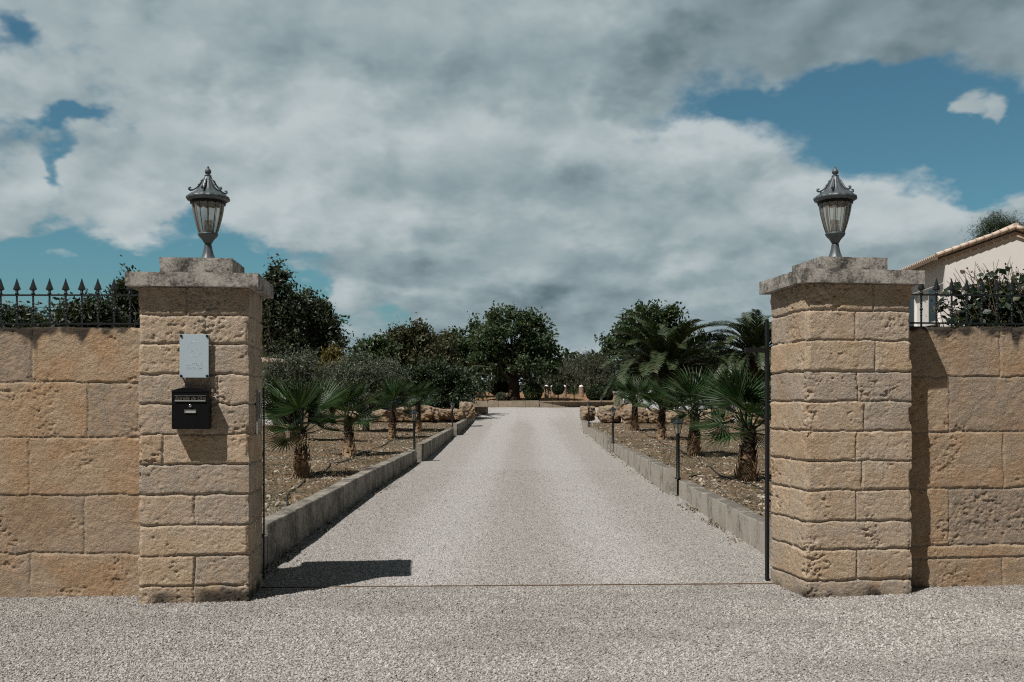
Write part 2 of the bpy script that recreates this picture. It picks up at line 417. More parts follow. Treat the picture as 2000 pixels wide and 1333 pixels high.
def mat_leaf(name, c1, c2, c3=None, trans=0.25, rough=0.45, spec=0.35):
    m, k, p, o = new_mat(name); r, g, b = attr(k)
    c = k.mix(r, c1, c2)
    if c3: c = k.mix(k.smooth(g, 0.72, 0.98), c, c3)
    k.l(c, p.inputs['Base Color']); p.inputs['Roughness'].default_value = rough; p.inputs['Specular IOR Level'].default_value = spec
    tl = k.n('ShaderNodeBsdfTranslucent'); k.l(k.mix(1.0, c, (1.0, 1.15, 0.5), 'MULTIPLY'), tl.inputs[0])
    mx = k.n('ShaderNodeMixShader'); mx.inputs[0].default_value = trans
    k.l(p.outputs[0], mx.inputs[1]); k.l(tl.outputs[0], mx.inputs[2]); k.l(mx.outputs[0], o.inputs[0])
    return m
M['carob'] = mat_leaf('carob_leaf', (0.020, 0.040, 0.019), (0.062, 0.102, 0.044), (0.095, 0.108, 0.052))
M['darktree'] = mat_leaf('dark_tree_leaf', (0.019, 0.032, 0.021), (0.055, 0.078, 0.046), (0.09, 0.088, 0.062))
M['olive'] = mat_leaf('olive_leaf', (0.045, 0.062, 0.038), (0.118, 0.140, 0.096), (0.19, 0.205, 0.155), 0.12)
M['brown'] = mat_leaf('brownish_leaf', (0.034, 0.045, 0.022), (0.080, 0.085, 0.042), (0.12, 0.085, 0.045))
M['wispy'] = mat_leaf('wispy_leaf', (0.042, 0.052, 0.032), (0.10, 0.108, 0.070), None, 0.15)
M['gold'] = mat_leaf('golden_conifer', (0.085, 0.075, 0.022), (0.16, 0.125, 0.035))
M['hedge'] = mat_leaf('hedge_leaf', (0.012, 0.024, 0.011), (0.036, 0.060, 0.026), (0.085, 0.105, 0.055))
M['ball'] = mat_leaf('clipped_leaf', (0.020, 0.040, 0.012), (0.045, 0.085, 0.024), None, 0.15)
M['vine'] = mat_leaf('vine_leaf', (0.012, 0.026, 0.018), (0.035, 0.06, 0.035), (0.06, 0.07, 0.03))
M['cypress'] = mat_leaf('cypress_leaf', (0.008, 0.014, 0.010), (0.020, 0.030, 0.018), None, 0.1)
M['pine'] = mat_leaf('pine_needle', (0.015, 0.030, 0.015), (0.05, 0.075, 0.03), None, 0.15)
M['fan'] = mat_leaf('fan_palm_leaf', (0.009, 0.028, 0.010), (0.036, 0.080, 0.026), (0.09, 0.12, 0.055), 0.18, 0.45, 0.25)
M['date'] = mat_leaf('date_palm_leaf', (0.018, 0.032, 0.014), (0.058, 0.082, 0.036), (0.10, 0.108, 0.055), 0.12, 0.45, 0.3)
M['dry'] = mat_leaf('dry_palm_leaf', (0.13, 0.10, 0.06), (0.22, 0.17, 0.10), None, 0.15)
M['flower'] = mat_leaf('pink_flower', (0.35, 0.03, 0.06), (0.5, 0.06, 0.12))
M['grass'] = mat_leaf('dry_grass_blade', (0.065, 0.065, 0.036), (0.20, 0.17, 0.105), (0.05, 0.07, 0.03), 0.15)
M['litter'] = mat_leaf('dry_leaf_litter', (0.10, 0.07, 0.035), (0.22, 0.16, 0.09), (0.05, 0.09, 0.03), 0.1)
M['yucca'] = mat_leaf('yucca_leaf', (0.025, 0.05, 0.025), (0.08, 0.12, 0.06), None, 0.15)
M['bark'] = mat_plain('bark', (0.05, 0.042, 0.034), 0.95, 0, 0.1, 0.45, 14, 0.8)
M['twig'] = mat_plain('twig', (0.075, 0.06, 0.045), 0.95, 0, 0.1, 0.4, 14, 0.4)

def mat_palm_trunk():
    m, k, p, o = new_mat('palm_trunk_fibre'); r, g, b = attr(k); co = obj_co(k)
    n = k.noise(co, 12, 5, 0.65)
    c = k.mix(k.smooth(k.m('ADD', g, k.m('MULTIPLY', k.m('SUBTRACT', n, 0.5), 0.7)), 0.25, 0.6), (0.34, 0.245, 0.16), (0.05, 0.038, 0.029))
    c = k.mix(1.0, c, k.mix(r, (0.55, 0.55, 0.55), (1.3, 1.25, 1.2)), 'MULTIPLY')
    k.l(c, p.inputs['Base Color']); p.inputs['Roughness'].default_value = 0.95; p.inputs['Specular IOR Level'].default_value = 0.1
    mp = k.n('ShaderNodeMapping'); mp.inputs['Scale'].default_value = (1, 1, 0.2); k.l(co, mp.inputs[0])
    bump(k, p, k.noise(mp.outputs[0], 60, 4, 0.7), 0.7, 0.02)
    return m
M['palm_trunk'] = mat_palm_trunk()

def mat_gravel(name, base, dark, scale, strength):
    m, k, p, o = new_mat(name); co = obj_co(k)
    v = k.n('ShaderNodeTexVoronoi'); k.l(co, v.inputs['Vector']); v.inputs['Scale'].default_value = scale
    s = k.n('ShaderNodeSeparateColor'); k.l(v.outputs['Color'], s.inputs[0])
    n1 = k.noise(co, 0.55, 5, 0.6); n2 = k.noise(co, 6.0, 4, 0.6)
    c = k.mix(s.outputs[0], tuple(x * 0.62 for x in base), tuple(x * 1.35 for x in base))
    c = k.mix(k.smooth(n1, 0.40, 0.66), c, k.mix(s.outputs[1], tuple(x * 0.6 for x in dark), tuple(x * 1.3 for x in dark)))
    c = k.mix(1.0, c, k.mix(n2, (0.85, 0.85, 0.85), (1.12, 1.12, 1.12)), 'MULTIPLY')
    k.l(c, p.inputs['Base Color']); p.inputs['Roughness'].default_value = 0.95; p.inputs['Specular IOR Level'].default_value = 0.1
    h = k.m('SUBTRACT', 1.0, k.m('MULTIPLY', v.outputs['Distance'], 1.2))
    h = k.m('ADD', h, k.m('MULTIPLY', s.outputs[2], 0.5))
    bump(k, p, h, strength, 0.02)
    return m
M['gravel'] = mat_gravel('pale_gravel', (0.36, 0.343, 0.322), (0.33, 0.308, 0.283), 55, 0.9)

def mat_road():
    """compacted drive: pale wheel tracks, browner crown and edges"""
    m, k, p, o = new_mat('drive_gravel'); co = obj_co(k)
    v = k.n('ShaderNodeTexVoronoi'); k.l(co, v.inputs['Vector']); v.inputs['Scale'].default_value = 60
    s = k.n('ShaderNodeSeparateColor'); k.l(v.outputs['Color'], s.inputs[0])
    mp = k.n('ShaderNodeMapping'); mp.inputs['Scale'].default_value = (1.6, 0.10, 1); k.l(co, mp.inputs[0])
    r, g, b = attr(k)
    n1 = k.noise(mp.outputs[0], 1.3, 5, 0.65); n2 = k.noise(co, 2.5, 5, 0.65)
    f = k.m('ADD', r, k.m('ADD', k.m('MULTIPLY', k.m('SUBTRACT', n1, 0.5), 0.9), k.m('MULTIPLY', k.m('SUBTRACT', n2, 0.5), 0.5)))
    c = k.mix(k.smooth(f, 0.15, 0.85), (0.355, 0.336, 0.315), (0.420, 0.407, 0.391))
    c = k.mix(1.0, c, k.mix(s.outputs[0], (0.62, 0.62, 0.62), (1.36, 1.36, 1.36)), 'MULTIPLY')
    k.l(c, p.inputs['Base Color']); p.inputs['Roughness'].default_value = 0.95; p.inputs['Specular IOR Level'].default_value = 0.1
    h = k.m('SUBTRACT', 1.0, k.m('MULTIPLY', v.outputs['Distance'], 1.2))
    bump(k, p, k.m('ADD', h, k.m('MULTIPLY', s.outputs[2], 0.5)), 0.8, 0.018)
    return m
M['road'] = mat_road()

def mat_pebble(name, lo, hi):
    m, k, p, o = new_mat(name); r, g, b = attr(k)
    c = k.mix(r, lo, hi); c = k.mix(k.smooth(g, 0.80, 1.0), c, (0.17, 0.14, 0.11))
    k.l(c, p.inputs['Base Color']); p.inputs['Roughness'].default_value = 0.9; p.inputs['Specular IOR Level'].default_value = 0.2
    return m
M['pebble'] = mat_pebble('gravel_stones', (0.255, 0.241, 0.224), (0.500, 0.482, 0.458))
M['chips'] = mat_pebble('bed_chips', (0.12, 0.098, 0.07), (0.46, 0.40, 0.32))

def mat_soil(name, c1, c2, c3):
    m, k, p, o = new_mat(name); co = obj_co(k)
    n1 = k.noise(co, 0.9, 6, 0.65); n2 = k.noise(co, 5.0, 6, 0.7)
    v = k.n('ShaderNodeTexVoronoi'); k.l(co, v.inputs['Vector']); v.inputs['Scale'].default_value = 22
    s = k.n('ShaderNodeSeparateColor'); k.l(v.outputs['Color'], s.inputs[0])
    c = k.mix(k.smooth(n1, 0.42, 0.6), c1, c2)
    c = k.mix(k.smooth(n2, 0.52, 0.66), c, c3)
    c = k.mix(1.0, c, k.mix(s.outputs[0], (0.5, 0.5, 0.5), (1.5, 1.5, 1.5)), 'MULTIPLY')
    k.l(c, p.inputs['Base Color']); p.inputs['Roughness'].default_value = 1.0; p.inputs['Specular IOR Level'].default_value = 0.05
    bump(k, p, k.m('ADD', k.m('MULTIPLY', n2, 1.5), k.m('MULTIPLY', v.outputs['Distance'], -1.0)), 0.9, 0.05)
    return m
M['soil'] = mat_soil('dry_bed_soil', (0.18, 0.125, 0.078), (0.145, 0.115, 0.08), (0.085, 0.08, 0.055))
M['orange_soil'] = mat_soil('orange_soil', (0.32, 0.185, 0.10), (0.26, 0.16, 0.095), (0.2, 0.14, 0.09))
M['terrain'] = mat_soil('dry_ground', (0.17, 0.125, 0.08), (0.12, 0.10, 0.062), (0.08, 0.078, 0.045))

def mat_rock():
    m, k, p, o = new_mat('tan_boulder'); co = obj_co(k)
    n1 = k.noise(co, 1.8, 6, 0.65); n2 = k.noise(co, 9, 6, 0.7)
    c = k.mix(k.smooth(n1, 0.38, 0.62), (0.34, 0.275, 0.205), (0.30, 0.212, 0.13))
    c = k.mix(k.smooth(n2, 0.55, 0.72), c, (0.22, 0.16, 0.105))
    k.l(c, p.inputs['Base Color']); p.inputs['Roughness'].default_value = 0.95; p.inputs['Specular IOR Level'].default_value = 0.1
    bump(k, p, k.m('ADD', n2, k.m('MULTIPLY', n1, 1.0)), 1.0, 0.10)
    return m
M['rock'] = mat_rock()

# ------------------------------------------------------------------ lie of the land
RY = [-50, 9, 13, 17, 24.8, 28.7, 38, 44, 53, 58, 62, 66, 70, 700]
RZ = [0, 0, 0.075, 0.17, 0.28, 0.36, 0.56, 0.70, 0.95, 1.25, 1.47, 1.65, 1.70, 1.7]
def rz(y): return np.interp(y, RY, RZ)
def XL(y): return 0.0103 * np.asarray(y, float) - 2.62
def XR(y): return 0.0103 * np.asarray(y, float) + 2.60 + np.clip((np.asarray(y, float) - 40) / 13, 0, 1) * 0.5
def grid(xs, ys, zf):
    X, Y = np.meshgrid(xs, ys)
    Z = zf(X, Y); V = np.stack([X, Y, Z], -1).reshape(-1, 3)
    nx, ny = len(xs), len(ys)
    i = np.arange(nx - 1)[None, :] + np.arange(ny - 1)[:, None] * nx
    F = np.stack([i, i + 1, i + 1 + nx, i + nx], -1).reshape(-1, 4)
    return V, F
# one sheet to the horizon
xs = np.concatenate([np.linspace(-900, -60, 12), np.linspace(-50, 50, 51), np.linspace(60, 900, 12)])
ys = np.concatenate([np.linspace(-60, 8, 20), np.linspace(9.2, 70, 80), np.linspace(75, 2000, 30)])
V, F = grid(xs, ys, lambda X, Y: np.where(Y < 9.1, 0.0075 * np.clip(X, -8, 8) - 0.07, rz(Y) - 0.10))
tag(link('ground', np_mesh('ground', V, F, M['terrain'])), kind='structure')
# forecourt
xs = np.linspace(-14, 14, 113); ys = np.linspace(-6, 9.05, 80)
V, F = grid(xs, ys, lambda X, Y: 0.0075 * np.clip(X, -8, 8) + (fbm(X * 0.8, Y * 0.8, 0, 3, 3) - 0.5) * 0.03 * np.clip((9.0 - Y) / 0.5, 0, 1))
tag(link('forecourt', np_mesh('forecourt', V, F, M['gravel'], smooth=True)), kind='structure')
# driveway: rows between the kerbs, then the wide turning area
rows = []; t = np.linspace(0, 1, 41)
for y in np.concatenate([np.linspace(9.05, 44, 140), np.linspace(44.4, 66.6, 60)]):
    l, r_ = XL(y), XR(y)
    if y > 53.3: l = l - min(1, (y - 53.3) / 2.0) * 3.5
    if y > 50.5: r_ = r_ + min(1, (y - 50.5) / 2.0) * 9
    rows.append((y, l - 0.02, r_ + 0.02))
V = []; T = []
for y, l, r_ in rows:
    X = l + (r_ - l) * t
    u = (X - 0.0103 * y)
    Z = rz(y) + 0.0075 * np.clip(X, -4, 4) * np.clip((14 - y) / 5, 0, 1) + (fbm(X * 0.9, y * 0.6, 0, 5, 3) - 0.5) * 0.03 * min(1, (y - 9.05) / 1.0)
    tr = np.exp(-((np.abs(u) - 0.95) / 0.55) ** 2) * 0.75 + 0.15 + np.clip((y - 48) / 10, 0, 1) * 0.4
    V.append(np.stack([X, np.full_like(X, y), Z], -1)); T.append(np.stack([tr, tr, tr], -1))
V = np.concatenate(V); T = np.concatenate(T); nx = 41; ny = len(rows)
i = np.arange(nx - 1)[None, :] + np.arange(ny - 1)[:, None] * nx
F = np.stack([i, i + 1, i + 1 + nx, i + nx], -1).reshape(-1, 4)
tag(link('driveway', np_mesh('driveway', V, F, M['road'], T, smooth=True)), kind='structure')
# planting beds, raised behind the kerbs
def bed_z(x, y, s): return rz(y) + 0.26 + (fbm(x * 0.7, y * 0.7, 0, s, 4) - 0.5) * 0.16 + (fbm(x * 5, y * 5, 0, s + 9, 2) - 0.5) * 0.05
def bed(name, side, y0, y1, s):
    ys = np.linspace(y0, y1, 220); t = np.linspace(0, 1, 90) ** 1.5
    V = []
    for y in ys:
        e = (XL(y) - 0.10) if side < 0 else (XR(y) + 0.10)
        X = e + side * t * 17
        z = bed_z(X, y, s)
        z = np.where(t < 0.012, z - 0.05, z)
        V.append(np.stack([X, np.full_like(X, y), z], -1))
    V = np.concatenate(V); nx = len(t); ny = len(ys)
    i = np.arange(nx - 1)[None, :] + np.arange(ny - 1)[:, None] * nx
    F = np.stack([i, i + 1, i + 1 + nx, i + nx], -1).reshape(-1, 4)
    if side < 0: F = F[:, ::-1]
    tag(link(name, np_mesh(name, V, F, M['soil'], smooth=True)), kind='structure')
bed('bed_soil', -1, 9.35, 45.5, 11)
bed('bed_soil', 1, 9.9, 44.0, 12)
# raised bed at the end of the drive
xs = np.linspace(-22, 26, 80); ys = np.linspace(66.75, 84, 30)
V, F = grid(xs, ys, lambda X, Y: 2.02 + 0.055 * (Y - 66.75) + (fbm(X * .5, Y * .5, 0, 2, 3) - .5) * .25 * np.clip(Y - 66.8, 0, 1))
tag(link('far_bed_soil', np_mesh('far_bed_soil', V, F, M['orange_soil'], smooth=True)), kind='structure')

# loose stones: real little stones over the gravel and the beds
OCT_V = np.array([(1, 0, 0), (-1, 0, 0), (0, 1, 0), (0, -1, 0), (0, 0, 1), (0, 0, -1)], float)
OCT_F = np.array([(0, 2, 4), (2, 1, 4), (1, 3, 4), (3, 0, 4), (2, 0, 5), (1, 2, 5), (3, 1, 5), (0, 3, 5)])
CUB_V = np.array([(-1, -1, -1), (1, -1, -1), (1, 1, -1), (-1, 1, -1), (-.8, -.8, 1), (.8, -.8, 1), (.8, .8, 1), (-.8, .8, 1)], float) * 0.75
CUB_F = np.array([(0, 3, 2), (0, 2, 1), (4, 5, 6), (4, 6, 7), (0, 1, 5), (0, 5, 4), (1, 2, 6), (1, 6, 5), (2, 3, 7), (2, 7, 6), (3, 0, 4), (3, 4, 7)])
def stones(name, P, size, mat, seed, flat=0.6, aniso=1.35, cube=True, bias=None):
    rg = np.random.default_rng(seed); n = len(P)
    BV, BF = (CUB_V, CUB_F) if cube else (OCT_V, OCT_F)
    nv = len(BV)
    B = BV[None] * (1 + rg.uniform(-0.32, 0.32, (n, nv, 3)))
    sc = np.stack([size * rg.uniform(0.8, aniso, n), size * rg.uniform(0.7, 1.0, n), size * rg.uniform(0.4, 1.0, n) * flat], -1)
    B = B * sc[:, None]
    a = rg.uniform(0, 6.283, n); tx = rg.normal(0, 0.35, n); ty = rg.normal(0, 0.35, n)
    ca, sa = np.cos(a), np.sin(a)
    x, y, z = B[..., 0], B[..., 1], B[..., 2]
    z2 = z + x * tx[:, None] + y * ty[:, None]
    x2 = x * ca[:, None] - y * sa[:, None]; y2 = x * sa[:, None] + y * ca[:, None]
    Vv = np.stack([x2, y2, z2], -1) + P[:, None]
    Ff = (BF[None] + (np.arange(n) * nv)[:, None, None]).reshape(-1, 3)
    r0 = rg.uniform(0, 1, n)
    if bias is not None: r0 = np.clip(r0 * 0.55 + bias * 0.6 - 0.08, 0, 1)
    tn = np.repeat(np.stack([r0, rg.uniform(0, 1, n), rg.uniform(0, 1, n)], -1), nv, 0)
    return np_mesh(name, Vv.reshape(-1, 3), Ff, mat, tn)
rg = np.random.default_rng(4)
n = 125000
y = 5.2 + (9.05 - 5.2) * rg.uniform(0, 1, n) ** 0.9; x = rg.uniform(-1, 1, n) * (0.62 * y + 0.9)
z = 0.0075 * np.clip(x, -8, 8) + (fbm(x * .8, y * .8, 0, 3, 3) - .5) * .03 * np.clip((9 - y) / .5, 0, 1) + 0.003
P = np.stack([x, y, z], -1); sz = 0.0048 + 0.0060 * rg.uniform(0, 1, n) ** 2.5
tag(link('gravel', stones('gravel', P, sz, M['pebble'], 1, bias=sstep(fbm(x * 0.9, y * 1.6, 0, 61, 4), 0.25, 0.72))), 'loose pale gravel stones spread over the forecourt before the gate', 'gravel', kind='stuff')
n = 70000
y = 9.1 + 13 * rg.uniform(0, 1, n) ** 1.9; t_ = rg.uniform(0, 1, n)
x = XL(y) + (XR(y) - XL(y)) * t_
u = np.abs(x - 0.0103 * y)
keep = rg.uniform(0, 1, n) < (0.45 + 0.55 * np.clip(np.abs(u - 0.95) / 0.8, 0, 1))
x, y = x[keep], y[keep]
z = rz(y) + 0.0075 * np.clip(x, -4, 4) * np.clip((14 - y) / 5, 0, 1) + (fbm(x * .9, y * .6, 0, 5, 3) - .5) * .03 * np.minimum(1, (y - 9.05)) + .002
tag(link('gravel', stones('gravel', np.stack([x, y, z], -1), 0.0045 + 0.005 * rg.uniform(0, 1, len(x)) ** 2, M['pebble'], 2, bias=np.clip(0.36 + 0.38 * np.exp(-((np.abs(x - 0.0103 * y) - 0.95) / 0.5) ** 2) + 0.5 * (fbm(x * 1.3, y * 0.35, 0, 62, 4) - 0.4), 0, 1))), 'loose gravel chippings lying on the driveway between the kerbs', 'gravel', kind='stuff')
def chips(side, s, n, y0, y1):
    y = y0 + (y1 - y0) * rg.uniform(0, 1, n) ** 1.6
    e = (XL(y) - 0.22) if side < 0 else (XR(y) + 0.22)
    x = e + side * rg.uniform(0, 1, n) ** 1.2 * 11
    k = fbm(x * 1.2, y * 1.2, 0, s + 40, 3) > rg.uniform(0.3, 0.75, n)
    x, y = x[k], y[k]
    z = bed_z(x, y, s) + 0.004
    o = link('mulch', stones('mulch', np.stack([x, y, z], -1), 0.012 + 0.03 * rg.uniform(0, 1, len(x)) ** 3, M['chips'], s, 0.5, 1.9))
    tag(o, 'dry bark chips and small stones on the planting bed ' + ('behind the left kerb' if side < 0 else 'behind the right kerb'), 'mulch', kind='stuff')
def dry_grass(side, s, n, y0, y1):
    y = y0 + (y1 - y0) * rg.uniform(0, 1, n) ** 1.3
    e = (XL(y) - 0.3) if side < 0 else (XR(y) + 0.3)
    x = e + side * rg.uniform(0, 1, n) ** 1.1 * 11
    k = fbm(x * 0.9, y * 0.55, 0, s + 80, 4) > rg.uniform(0.46, 0.64, n)
    x, y = x[k], y[k]
    z = bed_z(x, y, s) + 0.012
    o = link('dry_grass', leaf_mesh('dry_grass', np.stack([x, y, z], -1), 0.075, 0.13, M['grass'], rg, 0.8, np.tile(np.array([0.0, 0, 0.55]), (len(x), 1)) + rg.normal(0, .5, (len(x), 3))))
    tag(o, 'sparse dry grass and weeds on the planting bed ' + ('left of the drive' if side < 0 else 'right of the drive'), 'grass', kind='stuff')
def leaf_mesh(name, C_, size, ratio, mat, rg_, up=0.4, along=None):
    n = len(C_)
    d = rg_.normal(0, 1, (n, 3)) if along is None else along + rg_.normal(0, 0.45, (n, 3))
    d /= np.linalg.norm(d, axis=1)[:, None]
    nr = rg_.normal(0, 1, (n, 3)) + np.array([0, -0.15, up * 2]); nr -= d * np.sum(nr * d, 1)[:, None]; nr /= np.linalg.norm(nr, axis=1)[:, None]
    s = np.cross(nr, d); L = size * rg_.uniform(0.6, 1.3, n)[:, None]; W = L * ratio
    V = np.stack([C_ - d * L * .5, C_ + s * W * .5 - d * L * 0.05, C_ + d * L * .5 - nr * L * .12, C_ - s * W * .5 - d * L * 0.05], 1)
    F = np.arange(n * 4).reshape(n, 4)
    T = np.repeat(np.stack([rg_.uniform(0, 1, n), rg_.uniform(0, 1, n), np.zeros(n)], -1), 4, 0)
    return np_mesh(name, V.reshape(-1, 3), F, mat, T)
dry_grass(-1, 11, 70000, 9.5, 44)
dry_grass(1, 12, 50000, 10, 43.5)
chips(-1, 11, 42000, 9.5, 44)
chips(1, 12, 30000, 10, 43.5)

n = 2600; y = 9.4 + 40 * rg.uniform(0, 1, n) ** 1.7; sd_ = rg.integers(0, 2, n)
off_ = 0.01 + np.abs(rg.normal(0, 0.09, n)); x = np.where(sd_ == 0, XL(y) + off_, XR(y) - off_)
k = fbm(x * 0.5 + sd_ * 9, y * 0.8, 0, 71, 3) > rg.uniform(0.35, 0.7, n); x, y = x[k], y[k]
z = rz(y) + 0.0075 * np.clip(x, -4, 4) * np.clip((14 - y) / 5, 0, 1) + 0.012
tag(link('leaf_litter', leaf_mesh('leaf_litter', np.stack([x, y, z], -1), 0.05, .5, M['litter'], rg, 1.5)), 'dry leaves and weeds blown against the foot of the driveway kerbs', 'leaf litter', kind='stuff')

# ------------------------------------------------------------------ stone work
def axis(a, b, h): return np.linspace(a, b, max(2, int(round(abs(b - a) / h)) + 1))
def stone_depth(u, v, n3, courses, joints, seed, hjoint=0.016, wj=0.0080, pits=1.0):
    """u along the face, v height -> inward displacement, block random, block mask"""
    wob = (fbm(u * 9, v * 9, 1.7, seed, 3) - 0.5) * 0.035
    wob2 = (fbm(u * 9, v * 9, 8.3, seed + 5, 3) - 0.5) * 0.03
    uu = u + wob2; vv = v + wob
    ci = np.searchsorted(courses, vv)                       # course index
    cz = np.asarray(courses)
    dist = np.min(np.abs(vv[..., None] - cz), -1) if len(cz) else np.full(u.shape, 9.0)
    blk = np.zeros(u.shape)
    for c in range(len(cz) + 1):
        jl = np.asarray(joints[min(c, len(joints) - 1)], float); mk = ci == c
        if not mk.any(): continue
        if len(jl):
            d = np.min(np.abs(uu[mk][:, None] - jl), -1)
            dist[mk] = np.minimum(dist[mk], d * 1.15)
            bi = np.searchsorted(jl, uu[mk])
        else: bi = np.zeros(mk.sum(), int)
        blk[mk] = _hash(bi + 7.0, np.full(bi.shape, c + 3.0), np.zeros(bi.shape), seed)
    rough = fbm(u * 6, v * 6, n3, seed + 3, 4)
    chip = 0.6 + 1.6 * vnoise(u * 5, v * 5, 3.1, seed + 8)
    jm = np.clip(1 - dist / (wj * chip), 0, 1)
    rnd = np.clip(1 - dist / 0.03, 0, 1) ** 2 * 0.004 * (0.4 + 1.2 * vnoise(u * 12, v * 12, .4, seed + 12))
    clus = sstep(fbm(u * 3.4, v * 3.4, n3 + 4, seed + 21, 3), 0.53, 0.68)
    wu = u + 0.03 * (vnoise(u * 14, v * 14, 2, seed + 2) - .5)
    p1 = sstep(vnoise(wu * 55, v * 75, n3, seed + 31), 0.62, 0.88) * 0.013
    p2 = sstep(fbm(wu * 24, v * 34, n3, seed + 41, 2), 0.62, 0.74) * 0.017
    fine = (fbm(u * 40, v * 48, n3, seed + 51, 3) - 0.5) * 0.009
    dep = hjoint * jm ** 0.7 + rnd + 0.75 * pits * (0.30 + 0.70 * clus) * (p1 + p2) + fine * (0.55 + clus * 0.8) + (rough - 0.5) * 0.006 - (blk - 0.5) * 0.006
    mask = 1 - np.clip(1.4 - dist / (wj * chip) * 1.1, 0, 1)
    return dep, blk, mask

def pillar_shaft(wd, dp, h, courses, joints, seed, vis, z0=-0.12):
    """rectangular shaft, front face on y=0 from x=0..wd, going back to y=dp"""
    s_front = axis(0, wd, 0.0088); s_in = axis(0, dp, 0.011); s_c1 = axis(0, wd, 0.05); s_c2 = axis(0, dp, 0.05 if vis != 'both' else 0.012)
    right, left = (s_in, s_c2) if vis == 'right' else (s_c2, s_in)
    # anticlockwise from front-left
    P = []; N = []; U = []
    for q in s_front[:-1]: P.append((q, 0)); N.append((0, -1)); U.append(q)
    for q in right[:-1]: P.append((wd, q)); N.append((1, 0)); U.append(wd + q)
    for q in s_c1[:-1]: P.append((wd - q, dp)); N.append((0, 1)); U.append(wd + dp + q)
    for q in left[:-1]: P.append((0, dp - q)); N.append((-1, 0)); U.append(-(dp - q) if vis == 'left' else 2 * wd + dp + q)
    P = np.array(P); N = np.array(N, float); U = np.array(U)
    # soften the corner normals
    for it in range(2):
        N = (N + 0.5 * np.roll(N, 1, 0) + 0.5 * np.roll(N, -1, 0)); N /= np.linalg.norm(N, axis=1)[:, None]
    zz = axis(z0, h, 0.0088)
    UU, ZZ = np.meshgrid(U, zz); n3 = np.broadcast_to((P[:, 0] * 1.7 + P[:, 1] * 2.3)[None], UU.shape)
    dep, blk, mask = stone_depth(UU, ZZ, n3, courses, joints, seed)
    # worn arrises
    dc = np.min(np.stack([np.hypot(P[:, 0] - a, P[:, 1] - b) for a, b in ((0, 0), (wd, 0), (wd, dp), (0, dp))]), 0)
    wear = np.clip(1 - dc / 0.035, 0, 1)[None] * (0.004 + 0.022 * sstep(fbm(np.zeros_like(ZZ), ZZ * 7, n3 * 0.1, seed + 61, 3), 0.42, 0.7))
    dep = dep + wear
    X = P[None, :, 0] - N[None, :, 0] * dep; Y = P[None, :, 1] - N[None, :, 1] * dep
    V = np.stack([X, Y, ZZ], -1).reshape(-1, 3); nx = len(U); ny = len(zz)
    i0 = np.arange(nx)[None, :] + np.arange(ny - 1)[:, None] * nx; i1 = (np.arange(nx) + 1) % nx + (np.arange(ny - 1) * nx)[:, None]
    F = np.stack([i0, i1, i1 + nx, i0 + nx], -1).reshape(-1, 4)
    stain = sstep(ZZ, h - 0.28, h) * 0.55 * fbm(UU * 3, ZZ * 1.2, 2, seed + 71, 3) + np.clip(1 - (ZZ - 0.04) / 0.14, 0, 1) * 1.1 * fbm(UU * 5, ZZ * 4, 1, seed + 77, 3)
    T = np.stack([blk, mask, stain], -1).reshape(-1, 3)
    return np_mesh('shaft', V, F, M['stone'], T, smooth=True)

def rough_slab(wd, dp, th, seed, step=0.018, amp=0.006):
    """slab centred on 0,0 with worn edges, z 0..th"""
    def face(o, a, b, la, lb):
        na, nb = max(2, int(la / step)), max(2, int(lb / step))
        A, B = np.meshgrid(np.linspace(0, 1, na + 1), np.linspace(0, 1, nb + 1))
        Vv = np.array(o)[None, None] + A[..., None] * np.array(a) * la + B[..., None] * np.array(b) * lb
        i = np.arange(na)[None, :] + np.arange(nb)[:, None] * (na + 1)
        return Vv.reshape(-1, 3), np.stack([i, i + 1, i + na + 2, i + na + 1], -1).reshape(-1, 4)
    x, y = wd / 2, dp / 2
    parts = [face((-x, -y, 0), (1, 0, 0), (0, 0, 1), wd, th), face((x, -y, 0), (0, 1, 0), (0, 0, 1), dp, th),
             face((x, y, 0), (-1, 0, 0), (0, 0, 1), wd, th), face((-x, y, 0), (0, -1, 0), (0, 0, 1), dp, th),
             face((-x, -y, th), (1, 0, 0), (0, 1, 0), wd, dp), face((-x, y, 0), (1, 0, 0), (0, -1, 0), wd, dp)]
    Vs = []; Fs = []; b = 0
    for v, f in parts: Vs.append(v); Fs.append(f + b); b += len(v)
    V = np.concatenate(Vs); F = np.concatenate(Fs)
    ex = np.abs(np.abs(V[:, 0]) - x); ey = np.abs(np.abs(V[:, 1]) - y); ez = np.minimum(V[:, 2], th - V[:, 2])
    d = np.sort(np.stack([ex, ey, ez], -1), -1)[:, 1]         # distance to the nearest edge
    nz = fbm(V[:, 0] * 14, V[:, 1] * 14, V[:, 2] * 14, seed, 4)
    cen = V - np.array([0, 0, th / 2]); cen /= np.array([x, y, th / 2])
    wear = np.clip(1 - d / 0.02, 0, 1) * (0.001 + 0.005 * sstep(nz, 0.54, 0.75)) + (nz - 0.5) * amp * 0.45
    dirn = np.sign(cen) * (np.abs(cen) > 0.999)
    V = V - dirn / np.maximum(np.linalg.norm(dirn, axis=1), 1e-6)[:, None] * wear[:, None]
    return V, F

